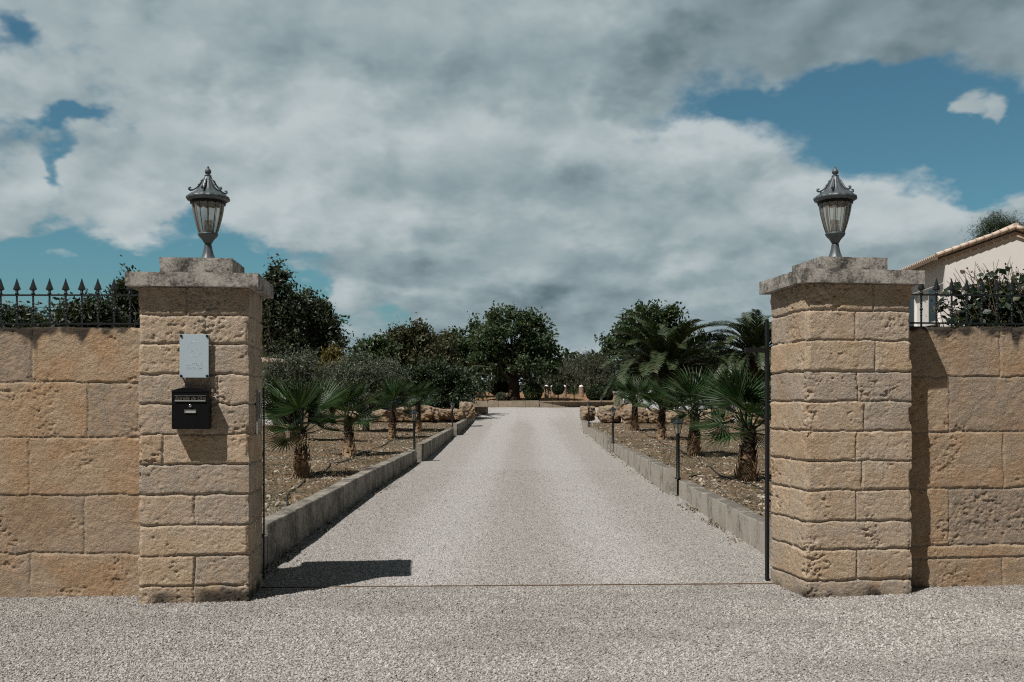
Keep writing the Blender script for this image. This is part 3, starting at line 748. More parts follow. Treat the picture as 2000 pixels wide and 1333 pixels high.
def gate_pillar(loc, rot, wd, dp, h, capw, capd, cap_z, cap_t, plz, label, courses, joints, seed, vis):
    t = thing('gate_pillar', label, 'pillar', loc, rot, 'stone gate pillars')
    link('shaft', pillar_shaft(wd, dp, h, courses, joints, seed, vis), t)
    V, F = rough_slab(capw, capd, cap_t, seed)
    link('cap', np_mesh('cap', V, F, M['cap'], smooth=False), t, (wd / 2, dp / 2, cap_z))
    V, F = rough_slab(0.61, 0.60, plz - cap_z - cap_t - 0.003, seed + 3)
    link('plinth', np_mesh('plinth', V, F, M['cap'], smooth=False), t, (wd / 2, dp / 2, cap_z + cap_t + 0.003))
    return t
def py2z(y, Y=8.42): return EYE - (y - 797) * Y / 1944.0
LC = sorted(py2z(v) for v in (616, 672, 731, 790, 849, 907, 966, 1027, 1086, 1145))
LJ = [[0.45], [0.46], [1.3], [0.46], [1.25], [0.20, 1.2], [0.52], [0.66], [0.45], [0.55, 1.3], [0.40]]
RC = sorted(py2z(v, 8.45) for v in (606, 665, 725, 784, 842, 901, 958, 1019, 1075, 1135))
RJ = [[-0.4, 1.3], [-0.35, 0.46], [-0.3], [-0.38, 0.45], [-0.35, 0.5], [-0.36, 0.45], [-0.4, 0.52], [-0.3, 0.46], [-0.42, 0.62], [-0.33, 0.44], [-0.4, 0.6]]
LROT, RROT = R(5.5), R(7.5)
lp_loc = Vector((-3.145, 8.375, 0)); rp_loc = Vector((2.49, 8.42, 0))
LW, LD, RW, RD = 0.918, 0.74, 0.955, 0.80
gate_pillar(lp_loc, LROT, LW, LD, 2.645, 1.09, 0.91, 2.648, 0.118, 2.912, 'tan stone gate pillar carrying the mailbox and the pale plaque', LC, LJ, 101, 'right')
gate_pillar(rp_loc, RROT, RW, RD, 2.682, 1.10, 0.95, 2.685, 0.116, 2.930, 'tan stone gate pillar beside the black gate post, nothing fixed to its front', RC, RJ, 202, 'left')
def lp(x, y, z): return Matrix.Translation(lp_loc) @ Matrix.Rotation(LROT, 4, 'Z') @ Vector((x, y, z))
def rp(x, y, z): return Matrix.Translation(rp_loc) @ Matrix.Rotation(RROT, 4, 'Z') @ Vector((x, y, z))

def garden_wall(name, label, x0, x1, fine, loc, rot, h, courses, joints, seed, thick=0.24):
    """front face on y=0, u along x"""
    xs = np.concatenate([axis(x0, fine[0], 0.05)[:-1], axis(fine[0], fine[1], 0.0095), axis(fine[1], x1, 0.05)[1:]]) if x0 < fine[0] and x1 > fine[1] else (
        np.concatenate([axis(x0, fine[0], 0.05)[:-1], axis(fine[0], x1, 0.0095)]) if x0 < fine[0] else np.concatenate([axis(x0, fine[1], 0.0095), axis(fine[1], x1, 0.05)[1:]]))
    zz = axis(-0.15, h, 0.0095)
    sec = [(0, z_) for z_ in zz] + [(q, h) for q in np.linspace(0.02, thick - 0.02, 8)] + [(thick, z_) for z_ in axis(h, -0.15, 0.12)]
    sec = np.array(sec); nf = len(zz)
    X, S = np.meshgrid(xs, np.arange(len(sec)))
    Yb = sec[:, 0][:, None] + 0 * X; Zb = sec[:, 1][:, None] + 0 * X
    dep, blk, mask = stone_depth(X, Zb, Yb * 3, courses, joints, seed, hjoint=0.009, wj=0.0075, pits=0.62)
    top = (fbm(X * 5, Yb * 5, 3, seed + 91, 4) - 0.5) * 0.05
    edge = np.clip(1 - (h - Zb) / 0.04, 0, 1) * (0.004 + 0.03 * sstep(fbm(X * 5, 0 * X, 2, seed + 95, 3), 0.45, 0.7))
    Y = Yb.copy(); Z = Zb.copy()
    Y[:nf] += dep[:nf] + edge[:nf]
    Z[nf - 1:nf + 8] += top[nf - 1:nf + 8] - 0.01
    V = np.stack([X, Y, Z], -1).reshape(-1, 3); nx = len(xs); ny = len(sec)
    i = np.arange(nx - 1)[None, :] + np.arange(ny - 1)[:, None] * nx
    F = np.stack([i, i + 1, i + 1 + nx, i + nx], -1).reshape(-1, 4)
    runs = fbm(X * 4.0, Zb * 0.5, 5, seed + 101, 4)
    st = np.clip((Zb - (h - 0.06 - 0.30 * sstep(runs, 0.45, 0.85))) / 0.24, 0, 1) * (0.25 + 0.85 * runs) + np.clip(1 - (h - Zb) / (0.03 + 0.16 * fbm(X * 9, Zb * 6, 2, seed + 111, 3)), 0, 1) * 1.5 * fbm(X * 14, Zb * 9, 4, seed + 115, 3)
    st = st + np.clip(1 - (Zb - 0.02) / 0.3, 0, 1) * 0.35 * fbm(X * 3, Zb * 3, 1, seed + 77, 3)
    T = np.stack([blk, mask, st], -1).reshape(-1, 3)
    o = link(name, np_mesh(name, V, F, M['wallstone'], T, smooth=True))
    o.location = loc; o.rotation_euler = (0, 0, rot)
    return tag(o, label, 'wall', 'boundary walls of stone blocks')
WLC = sorted(py2z(v, 8.76) for v in (743, 851, 963, 1077))
ul = lambda px: (px - 1000) * 8.76 / 1944.0
WLJ = [[ul(-330), ul(60), ul(450)], [ul(-60), ul(165), ul(520)], [ul(-190), ul(57), ul(420)], [ul(-90), ul(172), ul(520)], [ul(-180), ul(63), ul(520)]]
garden_wall('stone_wall', 'stone block wall on the left, under the iron fence and against the mailbox pillar', -9.0, -2.9, (-4.75, -2.9), (0, 8.76, -0.02), 0, 2.366, WLC, WLJ, 303)
WRC = sorted(py2z(v, 8.83) for v in (736, 844, 955, 1067, 1092))
ur = lambda px: (px - 1783) * 8.9 / 1944.0
WRJ = [[ur(1969), ur(2250)], [ur(2100)], [ur(1858), ur(2080)], [ur(1760), ur(1971), ur(2200)], [ur(1858), ur(2080)], [ur(1740), ur(1963), ur(2180)]]
WR_ROT = R(6.0); WR_LOC = Vector((3.56, 8.845, 0.0))
garden_wall('stone_wall', 'stone block wall on the right, in front of the cream house and vine', -0.45, 6.5, (-0.45, 1.35), WR_LOC, WR_ROT, 2.366, WRC, WRJ, 404)

# ------------------------------------------------------------------ lanterns on the pillars
def gate_lantern(loc, label):
    t = thing('gate_lantern', label, 'lantern', loc, 0, 'lanterns on the gate pillars')
    K = 0.00138
    def pr(l): return [(r * K, z * K) for r, z in l]
    MB().lathe(pr([(64, 0), (64, 6), (52, 18), (42, 34), (34, 56), (28, 80), (24, 102), (23, 112), (21, 116), (21, 122)]), 32, flute=8, amp=0.02).build('foot', M['lamp_metal'], t)
    MB().lathe(pr([(21, 120), (27, 126), (30, 134), (38, 146), (49, 158), (54, 162), (60, 172), (63, 178), (63, 184), (58, 186)]), 32).build('cup', M['lamp_metal'], t)
    gprof = pr([(57, 185), (66, 210), (75, 240), (84, 275), (91, 305), (97, 340), (101, 370), (103, 394)])
    g = MB().lathe(gprof, 72, flute=12, amp=0.03, closed=False).build('glass', M['glass'], t)
    for k in range(12):
        a = 2 * math.pi * (k + 0.5) / 12
        pts = [((r * 0.985) * math.cos(a), (r * 0.985) * math.sin(a), z) for r, z in gprof]
        MB().tube(pts, 0.0022, 5).build('rib', M['rib'], g)
    can = MB().lathe(pr([(100, 386), (118, 392), (131, 400), (133, 410), (131, 418), (120, 424), (113, 432), (100, 438), (86, 446), (72, 458), (60, 474), (48, 494), (38, 514), (29, 532), (23, 546), (19, 552)]), 64, flute=16, amp=0.03).build('canopy', M['lamp_metal'], t)
    # scalloped skirt hanging inside the rim
    sk = MB(); n = 96; vs = []
    for k in range(n):
        a = 2 * math.pi * k / n; dz = 376 - 7 * abs(math.sin(a * 9))
        vs.append((114 * K * math.cos(a), 114 * K * math.sin(a), 400 * K)); vs.append((109 * K * math.cos(a), 109 * K * math.sin(a), dz * K))
    sk.add(vs, [(2 * k, (2 * k + 2) % (2 * n), (2 * k + 3) % (2 * n), 2 * k + 1) for k in range(n)])
    sk.build('skirt', M['black_metal'], can)
    for k in range(6):
        a = 2 * math.pi * k / 6 + 0.5
        m = MB(); pts = []
        for (r, z) in [(32, 530), (44, 512), (56, 492), (70, 474), (84, 462), (98, 454), (110, 452), (118, 458), (117, 468), (108, 470), (105, 463)]:
            pts.append((r * K * math.cos(a), r * K * math.sin(a), z * K))
        m.tube(pts, [0.005, 0.007, 0.009, 0.009, 0.008, 0.008, 0.009, 0.010, 0.009, 0.006, 0.004], 6)
        for (r, z, q) in [(58, 492, 0.011), (42, 520, 0.008)]:
            m.lathe([(0.001, -q), (q * .8, -q * .5), (q, 0), (q * .7, q * .6), (0.001, q)], 8, (r * K * math.cos(a), r * K * math.sin(a), z * K))
        m.build('scroll', M['lamp_metal'], can)
    MB().lathe(pr([(17, 550), (22, 553), (22, 557), (12, 560), (10, 563), (16, 568), (20, 578), (18, 590), (12, 598), (6, 604), (8, 608), (5, 613), (1, 617)]), 24, flute=8, amp=0.06).build('finial', M['lamp_metal'], t)
    b = MB(); b.lathe(pr([(36, 186), (36, 192), (30, 196), (30, 200)]), 20)
    for dx, dy in ((-18, 4), (18, -4), (2, 20)):
        b.lathe([(0.012, 0), (0.012, 0.055), (0.010, 0.06)], 10, (dx * K, dy * K, 198 * K))
    b.build('bulb_holder', M['socket'], t)
    w_ = MB()
    for dx, dy in ((-18, 4), (18, -4), (2, 20)):
        for q in range(3): w_.lathe([(0.0165, 0), (0.0175, 0.004), (0.0165, 0.010)], 12, (dx * K, dy * K, 245 * K + q * 0.0125))
    w_.build('bulb', M['white_paint'], t)
    MB().tube([(0, 0, 190 * K), (0, 0, 400 * K)], 0.0055, 8).build('rod', M['black_metal'], t)
    return t
l1 = gate_lantern(lp(LW / 2 + 0.04, LD / 2, 2.913), 'ornate grey glass lantern standing on the pillar with the mailbox')
l2 = copy_tree(l1); l2.location = rp(RW / 2 - 0.03, RD / 2, 2.931); l2.rotation_euler.z = 0.6
l2['label'] = 'ornate grey glass lantern standing on the right gate pillar, left of the cream house'

# ------------------------------------------------------------------ things fixed to the left pillar
def text_mesh(body, size, depth, shear, mat, name, bold=0.0):
    cu = bpy.data.curves.new(name, 'FONT'); cu.body = body; cu.size = size; cu.extrude = depth; cu.shear = shear
    cu.align_x = 'CENTER'; cu.align_y = 'CENTER'; cu.offset = bold
    tmp = bpy.data.objects.new(name, cu); COL.objects.link(tmp)
    dg = bpy.context.evaluated_depsgraph_get(); dg.update()
    me = bpy.data.meshes.new_from_object(tmp.evaluated_get(dg)); me.name = name
    bpy.data.objects.remove(tmp); me.materials.clear(); me.materials.append(mat)
    me.transform(Matrix.Rotation(R(90), 4, 'X'))
    return me
def pix_on_left(px, py):
    """point on the left pillar's front (local x, z)"""
    dx = (px - 1000) / 1944.0
    # lp_loc + x*(cos,sin) ; X = dx*Y
    x = (dx * lp_loc.y - lp_loc.x) / (math.cos(LROT) - dx * math.sin(LROT))
    Y = lp_loc.y + x * math.sin(LROT)
    return x, EYE - (py - 797) * Y / 1944.0
x, z = pix_on_left(378, 757)
z_top = z; _, z_bot = pix_on_left(378, 838); mh = z_top - z_bot; mw = 0.305; mdp = 0.105
mb = thing('mailbox', 'black metal mailbox with arched top hanging on the stone pillar', 'mailbox', lp(x, -0.012, z_bot), LROT)
body = []
for k in range(13):
    a = -1 + 2 * k / 12
    body.append((a * mw / 2, mh - 0.032 * (a * a)))
poly = [(-mw / 2 + 0.006, 0.0), (-mw / 2, 0.01)] + body + [(mw / 2, 0.01), (mw / 2 - 0.006, 0.0)]
MB().prism(poly, -mdp, 0.0).build('body', M['mailbox'], mb, bevel=0.004)
lidp = [(px_ * 1.03, pz - 0.0 if pz > mh - 0.05 else mh - 0.05) for px_, pz in body]
lid = MB().prism([(-mw / 2 * 1.004, mh - 0.048)] + [(a_ * 1.004, b_ + 0.002) for a_, b_ in body] + [(mw / 2 * 1.004, mh - 0.040)], -mdp - 0.003, -0.004).build('lid', M['mailbox'], mb, bevel=0.003)
yf = -mdp
MB().box((0.0, yf - 0.002, mh - 0.073), (0.262, 0.006, 0.004)).build('slot_line', M['mail_grey'], mb)
MB().box((0.0, yf - 0.004, mh - 0.117), (0.252, 0.010, 0.010)).build('slot_trim', M['mail_grey'], mb, bevel=0.002)
tm = text_mesh('Estrella de Oro', 0.040, 0.001, 0.32, M['letter'], 'lettering', 0.0006)
link('lettering', tm, mb, (0.0, yf - 0.002, mh - 0.094))
lk = MB().lathe([(0.014, 0), (0.014, 0.006), (0.010, 0.010), (0.001, 0.011)], 20).build('lock', M['chrome'], mb, (0.0, yf, mh - 0.155)); lk.rotation_euler = (R(90), 0, 0)
MB().box((0, yf - 0.011, mh - 0.156), (0.003, 0.002, 0.010)).build('keyhole', M['mailbox'], lk).matrix_parent_inverse = lk.matrix_local.inverted()
nw = MB()
for (cx_, cz_, a_, b_) in ((0, 0.011, 0.095, 0.006), (0, -0.011, 0.095, 0.006), (-0.0445, 0, 0.006, 0.016), (0.0445, 0, 0.006, 0.016)):
    nw.box((cx_, yf - 0.003, mh - 0.203 + cz_), (a_, 0.008, b_))
nf_ = nw.build('name_frame', M['mail_grey'], mb)
MB().box((0, yf - 0.001, mh - 0.203), (0.083, 0.004, 0.016)).build('name_card', M['white_paint'], nf_)

x0, zt = pix_on_left(353, 653.5); x1, zb = pix_on_left(409.5, 738.5)
pq = thing('plaque', 'pale grey-blue plaque with four corner screws above the mailbox', 'plaque', lp((x0 + x1) / 2, -0.035, zb), LROT)
pw, ph = x1 - x0, zt - zb
MB().box((0, 0, ph / 2), (pw, 0.008, ph)).build('plate', M['plaque'], pq, bevel=0.0015)
for sx_ in (-1, 1):
    for sz_ in (0, 1):
        s_ = MB().lathe([(0.008, 0), (0.008, 0.05)], 12).lathe([(0.011, 0.045), (0.011, 0.052), (0.006, 0.055)], 12).build('screw', M['black_metal'], pq, (sx_ * (pw / 2 - 0.013), 0.042, 0.015 + sz_ * (ph - 0.03)))
        s_.rotation_euler = (R(90), 0, 0)
em = MB()                                                   # faint ring-shaped emblem
pts = [(0.062 * math.cos(R(a)) + 0.005, -0.0035, ph * 0.66 + 0.062 * math.sin(R(a))) for a in range(-120, 170, 10)]
em.tube(pts, 0.0016, 6)
em.tube([(-0.05, -0.0035, ph * 0.60), (-0.01, -0.0035, ph * 0.60)], 0.0016, 6)
em.tube([(0.03, -0.0035, ph * 0.56), (0.055, -0.0035, ph * 0.56)], 0.0016, 6)
em.build('emblem', M['plaque_edge'], pq)
link('lettering', text_mesh('ANTELIS', 0.036, 0.0008, 0, M['plaque_edge'], 'plaque_lettering', 0.0006), pq, (0, -0.0045, ph * 0.305))
link('lettering', text_mesh('PLATINUM', 0.028, 0.0008, 0, M['plaque_edge'], 'plaque_lettering', 0.0006), pq, (0, -0.0045, ph * 0.225))

ic = thing('intercom', 'slim grey intercom panel with speaker slots on the inner pillar side', 'intercom', lp(LW + 0.002, LD * 0.56, 1.63), LROT)
MB().box((0.006, 0, 0.02), (0.024, 0.115, 0.27)).build('frame', M['mail_grey'], ic, bevel=0.003)
MB().box((0.019, 0, 0.02), (0.006, 0.09, 0.235)).build('faceplate', M['iron'], ic)
gr = MB()
for k in range(9): gr.box((0.0235, 0.005, 0.115 - k * 0.013), (0.004, 0.06, 0.005))
gr.build('speaker_slots', M['mail_grey'], ic)
MB().box((0.0235, 0.005, -0.07), (0.005, 0.03, 0.022)).build('call_button', M['chrome'], ic)
st = MB().box((0.0, 0, 0), (0.008, 0.055, 0.11)).build('tag_reader', M['white_paint'], None, lp(LW + 0.003, LD * 0.5, 1.455), bevel=0.004)
st.rotation_euler.z = LROT; tag(st, 'small white plastic reader below the intercom on the pillar side', 'reader')

# ------------------------------------------------------------------ gate hardware
gp = thing('gate_post', 'slim black steel gate post with bracket arm behind the right pillar', 'gate post', rp(-0.016, RD + 0.03, 0), RROT)
MB().box((0, 0, 1.22), (0.018, 0.05, 2.46)).build('post', M['black_metal'], gp)
MB().box((0.0135, 0, 1.2), (0.008, 0.035, 2.40)).build('guide_channel', M['iron'], gp)
for hx in (-0.185, -0.10): MB().box((hx, 0.0, 2.10), (0.010, 0.03, 0.085)).build('hanger', M['black_metal'], gp)
MB().box((-0.109, 0.0, 2.165), (0.20, 0.05, 0.045)).build('arm', M['black_metal'], gp)
gs = thing('gate_stop', 'thin dark steel strip standing at the back of the mailbox pillar', 'gate stop', lp(LW + 0.012, LD - 0.012, 0), LROT)
MB().box((0, 0, 0.93), (0.012, 0.03, 1.75)).build('strip', M['black_metal'], gs)
for hz in (1.2, 0.45): MB().box((-0.006, 0.0, hz), (0.02, 0.04, 0.04)).build('fixing', M['iron'], gs)
gtr = thing('gate_track', 'rusty steel gate track crossing the gravel between the pillars', 'track', (0, 9.10, 0))
tr_ = MB()
for k in range(12):
    xa = -2.32 + k * 0.395
    tr_.box((xa + 0.1975, 0, 0.0075 * (xa + 0.2) + 0.004), (0.395, 0.016, 0.014))
tr_.build('rail', M['rust'], gtr)
tr2 = MB()
for dy in (-0.035, 0.035):
    for k in range(12):
        xa = -2.32 + k * 0.395
        tr2.box((xa + 0.1975, dy, 0.0075 * (xa + 0.2) - 0.003), (0.395, 0.012, 0.008))
tr2.build('flange', M['rust'], gtr)

# ------------------------------------------------------------------ spear fences on the walls
bar_me = MB()
bar_me.box((0, 0, 0.17), (0.013, 0.013, 0.34))
for (z_, r_, h_) in ((0.117, 0.012, 0.016), (0.142, 0.011, 0.012), (0.170, 0.015, 0.030), (0.200, 0.010, 0.012), (0.225, 0.012, 0.016)):
    bar_me.lathe([(0.006, -h_ / 2), (r_ * 0.8, -h_ * .35), (r_, 0), (r_ * 0.8, h_ * .35), (0.006, h_ / 2)], 10, (0, 0, z_))
bar_me = bar_me.mesh('bar', M['iron'])
tip = MB().lathe([(0.010, 0.305), (0.017, 0.31), (0.017, 0.318), (0.009, 0.323), (0.013, 0.329), (0.011, 0.337)], 10)
prof = [(0.010, 0.337), (0.034, 0.350), (0.036, 0.354), (0.022, 0.388), (0.011, 0.42), (0.0015, 0.452)]
vs = []
for (r_, z_) in prof:
    for k in range(4):
        a = math.pi / 2 * k; q = 1.0 if k % 2 == 0 else 0.34
        vs.append((r_ * q * math.cos(a), r_ * q * math.sin(a), z_))
tip.add(vs, [(i * 4 + k, i * 4 + (k + 1) % 4, (i + 1) * 4 + (k + 1) % 4, (i + 1) * 4 + k) for i in range(len(prof) - 1) for k in range(4)] + [(3, 2, 1, 0), (20, 21, 22, 23)])
tip_me = tip.mesh('spear_tip', M['iron'])
def spear_fence(label, loc, rot, x0, x1, bars):
    t = thing('spear_fence', label, 'fence', loc, rot, 'iron spear fences on the walls')
    L = x1 - x0; c = (x0 + x1) / 2
    MB().box((c, 0, 0.045), (L, 0.022, 0.014)).build('rail', M['iron'], t)
    MB().box((c, 0, 0.300), (L, 0.022, 0.014)).build('rail', M['iron'], t)
    for x in bars:
        b = link('bar', bar_me, t, (x, 0, 0.0)); b2 = link('spear_tip', tip_me, b)
    return t
YF = 8.88
bars = [(px - 1000) * YF / 1944.0 for px in (254, 223, 191.3, 160, 128.6, 97, 65, 33.2, 1.6, -30, -61.5, -93)]
spear_fence('black iron spear-topped fence on the left stone wall', (0, YF, 2.335), 0, -5.3, -3.14, bars)
wp = WR_LOC + Matrix.Rotation(WR_ROT, 3, 'Z') @ Vector((0, 0.12, 0))
spear_fence('black iron spear-topped fence on the right wall, tangled with vine', (wp.x, wp.y, 2.35), WR_ROT, -0.12, 6.3, [0.0 + k * 0.1445 for k in range(0, 43)])

# ------------------------------------------------------------------ kerbs
def kerb(side, y0, y1, h0, h1, label, seed, inset=0.0):
    rg_ = random.Random(seed); m = MB(); L = y1 - y0; nb = max(1, round(L / 0.62))
    edge = XL if side < 0 else XR
    for k in range(nb):
        a, b = y0 + L * k / nb + (0.007 if k else 0), y0 + L * (k + 1) / nb - (0.007 if k < nb - 1 else 0)
        ta, tb = (a - y0) / L, (b - y0) / L
        dz = rg_.uniform(-0.006, 0.006); dxx = rg_.uniform(-0.006, 0.006)
        za, zb_ = rz(a) + h0 + (h1 - h0) * ta + dz, rz(b) + h0 + (h1 - h0) * tb + dz
        vs = []
        for (yy, zt_) in ((a, za), (b, zb_)):
            xi = float(edge(yy)) + dxx - side * inset * (1 - (yy - y0) / L); xo = xi + side * 0.185
            ch = 0.008
            vs += [(xi, yy, rz(yy) - 0.15), (xi, yy, zt_ - ch), (xi + side * ch, yy, zt_), (xo - side * ch, yy, zt_), (xo, yy, zt_ - ch), (xo, yy, rz(yy) - 0.15)]
        m.add(vs, [(0, 1, 7, 6), (1, 2, 8, 7), (2, 3, 9, 8), (3, 4, 10, 9), (4, 5, 11, 10), (0, 5, 4, 3, 2, 1), (6, 7, 8, 9, 10, 11)])
    o = m.build('kerb', M['kerb_old_shaded' if side < 0 else 'kerb'])
    mo = MB()
    for k in range(1, nb):
        y = y0 + L * k / nb; t_ = (y - y0) / L; zt_ = rz(y) + h0 + (h1 - h0) * t_ - 0.004 + rg_.uniform(-.003, .002); xi = float(edge(y)) - side * inset * (1 - t_)
        mo.box((xi + side * 0.0925, y, zt_ - 0.22), (0.185 - 0.012 + rg_.uniform(-.004, .008), 0.0145, 0.44))
    if nb > 1: mo.build('mortar', M['mortar'], o)
    return tag(o, label, 'kerb', 'concrete block kerbs of the driveway')
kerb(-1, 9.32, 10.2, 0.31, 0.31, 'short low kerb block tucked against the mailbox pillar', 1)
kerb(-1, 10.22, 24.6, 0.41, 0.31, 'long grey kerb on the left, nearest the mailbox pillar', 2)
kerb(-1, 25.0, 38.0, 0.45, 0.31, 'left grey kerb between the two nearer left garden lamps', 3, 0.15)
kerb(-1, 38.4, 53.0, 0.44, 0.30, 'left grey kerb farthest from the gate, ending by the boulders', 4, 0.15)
kerb(1, 9.45, 16.5, 0.36, 0.27, 'right grey kerb nearest the gate, beside the right pillar', 5)
kerb(1, 16.98, 28.35, 0.42, 0.27, 'right grey kerb between the first and second right garden lamps', 6, 0.15)
kerb(1, 28.85, 39.15, 0.42, 0.28, 'right grey kerb between the second and third right garden lamps', 7, 0.15)
kerb(1, 39.65, 50.0, 0.42, 0.30, 'right grey kerb farthest from the gate, beside the boulders', 8, 0.15)

# ------------------------------------------------------------------ garden lamps
def garden_lamp(loc, label):
    t = thing('garden_lamp', label, 'lamp', loc, 0.3, 'black lantern posts along the driveway')
    MB().lathe([(0.055, 0), (0.05, 0.015), (0.032, 0.03), (0.030, 0.55), (0.031, 0.70), (0.037, 0.72), (0.027, 0.735), (0.030, 0.745)], 14).build('post', M['black_metal'], t)
    fr = MB().lathe([(0.02, 0.74), (0.045, 0.75), (0.05, 0.762), (0.045, 0.765)], 6, smooth=False)
    for k in range(6):
        a = 2 * math.pi * k / 6; ca, sa = math.cos(a), math.sin(a)
        fr.tube([(0.045 * ca, 0.045 * sa, 0.76), (0.082 * ca, 0.082 * sa, 0.935)], 0.0055, 4, smooth=False)
    fr.lathe([(0.084, 0.928), (0.09, 0.935), (0.084, 0.94)], 6, smooth=False)
    fr.build('frame', M['lantern_green'], t)
    MB().lathe([(0.042, 0.765), (0.078, 0.93)], 6, smooth=False, closed=False).build('glass', M['glass'], t)
    rf = MB().lathe([(0.118, 0.935), (0.116, 0.945), (0.085, 0.968), (0.055, 0.985), (0.042, 1.0), (0.038, 1.018), (0.012, 1.03)], 6, smooth=False).build('roof', M['lantern_green'], t)
    MB().lathe([(0.006, 1.026), (0.014, 1.038), (0.010, 1.05), (0.003, 1.062)], 10).build('finial', M['lantern_green'], rf)
    MB().lathe([(0.01, 0.765), (0.012, 0.81), (0.02, 0.84), (0.018, 0.865), (0.004, 0.88)], 12).build('bulb', M['white_paint'], t)
    return t
def on_bed(px, Y): return ((px - 1000) * Y / 1944.0, Y)
lamp0 = None
for (px, Y, dz, lab) in [(1324, 16.75, 0.27, 'black garden lantern nearest the gate on the right, before the fan palms'),
                         (1197, 28.6, 0.27, 'black garden lantern second from the gate on the right kerb'),
                         (1150, 39.4, 0.27, 'black garden lantern third from the gate on the right kerb'),
                         (809, 24.78, 0.27, 'black garden lantern nearest the gate on the left kerb'),
                         (883.5, 38.18, 0.27, 'black garden lantern second from the gate on the left kerb'),
                         (919.5, 52.6, 0.27, 'black garden lantern at the far end of the left kerb, by the tallest boulder'),
                         (1174, 57.5, 0.0, 'small dark garden lantern at the far right edge of the turning area')]:
    x, Y = on_bed(px, Y)
    if lamp0 is None: lamp0 = garden_lamp((x, Y, rz(Y) + dz), lab)
    else:
        c = copy_tree(lamp0); c.location = (x, Y, rz(Y) + dz); c['label'] = lab

# ------------------------------------------------------------------ palms
def fan_leaf(seed, pet=0.42, blade=0.60, dry=False):
    """petiole along +Y, upper side +Z"""
    rg_ = np.random.default_rng(seed)
    V = []; F = []; T = []
    ns = 30; arc = R(250); tilt = R(rg_.uniform(22, 42)); ct, st_ = math.cos(tilt), math.sin(tilt)
    for s in range(ns):
        f = s / (ns - 1) - 0.5
        a = f * arc; ln = blade * (0.72 + 0.28 * math.cos(a * 0.75)) * rg_.uniform(0.92, 1.06)
        d = np.array([math.sin(a), math.cos(a), 0.0]); sd_ = np.array([math.cos(a), -math.sin(a), 0.0])
        cup = 0.16 + 0.20 * abs(f) * 2
        half = 0.5 * arc / (ns - 1)
        b0 = len(V); tn = (rg_.uniform(), rg_.uniform(), 0)
        K_ = 6
        for q in range(K_):
            u = q / (K_ - 1); r = 0.02 + ln * u
            w_ = r * math.tan(half) if u < 0.4 else (0.02 + ln * 0.4) * math.tan(half) * 0.92 * (1 - (u - 0.4) / 0.6) ** 0.8
            w_ = max(w_, 0.0012)
            zc = cup * ln * u * u * 1.2 - 0.55 * ln * max(0, u - 0.55) ** 2 * rg_.uniform(0.5, 1.6)
            c = np.array([0, pet, 0]) + np.array([d[0] * r, d[1] * r * ct + zc * st_, -d[1] * r * st_ + zc * ct])
            V += [c - sd_ * w_ + np.array([0, 0, w_ * 0.55]), c - np.array([0, 0, w_ * 0.3]), c + sd_ * w_ + np.array([0, 0, w_ * 0.55])]
            T += [tn, (min(1, tn[0] + 0.15), tn[1], 0), tn]
        for q in range(K_ - 1):
            i = b0 + q * 3
            F += [(i, i + 1, i + 4, i + 3), (i + 1, i + 2, i + 5, i + 4)]
    # petiole
    b0 = len(V); K_ = 5
    for q in range(K_):
        u = q / (K_ - 1); r = 0.014 * (1 - 0.5 * u)
        for k in range(4):
            a = math.pi / 2 * k
            V.append(np.array([r * math.cos(a) * 1.3, pet * u * 1.02, r * math.sin(a) - 0.02 * math.sin(u * math.pi)])); T.append((0.8, 0.5, 0))
    for q in range(K_ - 1):
        for k in range(4):
            F.append((b0 + q * 4 + k, b0 + q * 4 + (k + 1) % 4, b0 + (q + 1) * 4 + (k + 1) % 4, b0 + (q + 1) * 4 + k))
    return np_mesh('frond', np.array(V), np.array(F), M['dry'] if dry else M['fan'], np.array(T, float))
FANS = [fan_leaf(s) for s in range(4)]
FAN_DRY = fan_leaf(9, 0.36, 0.34, True)

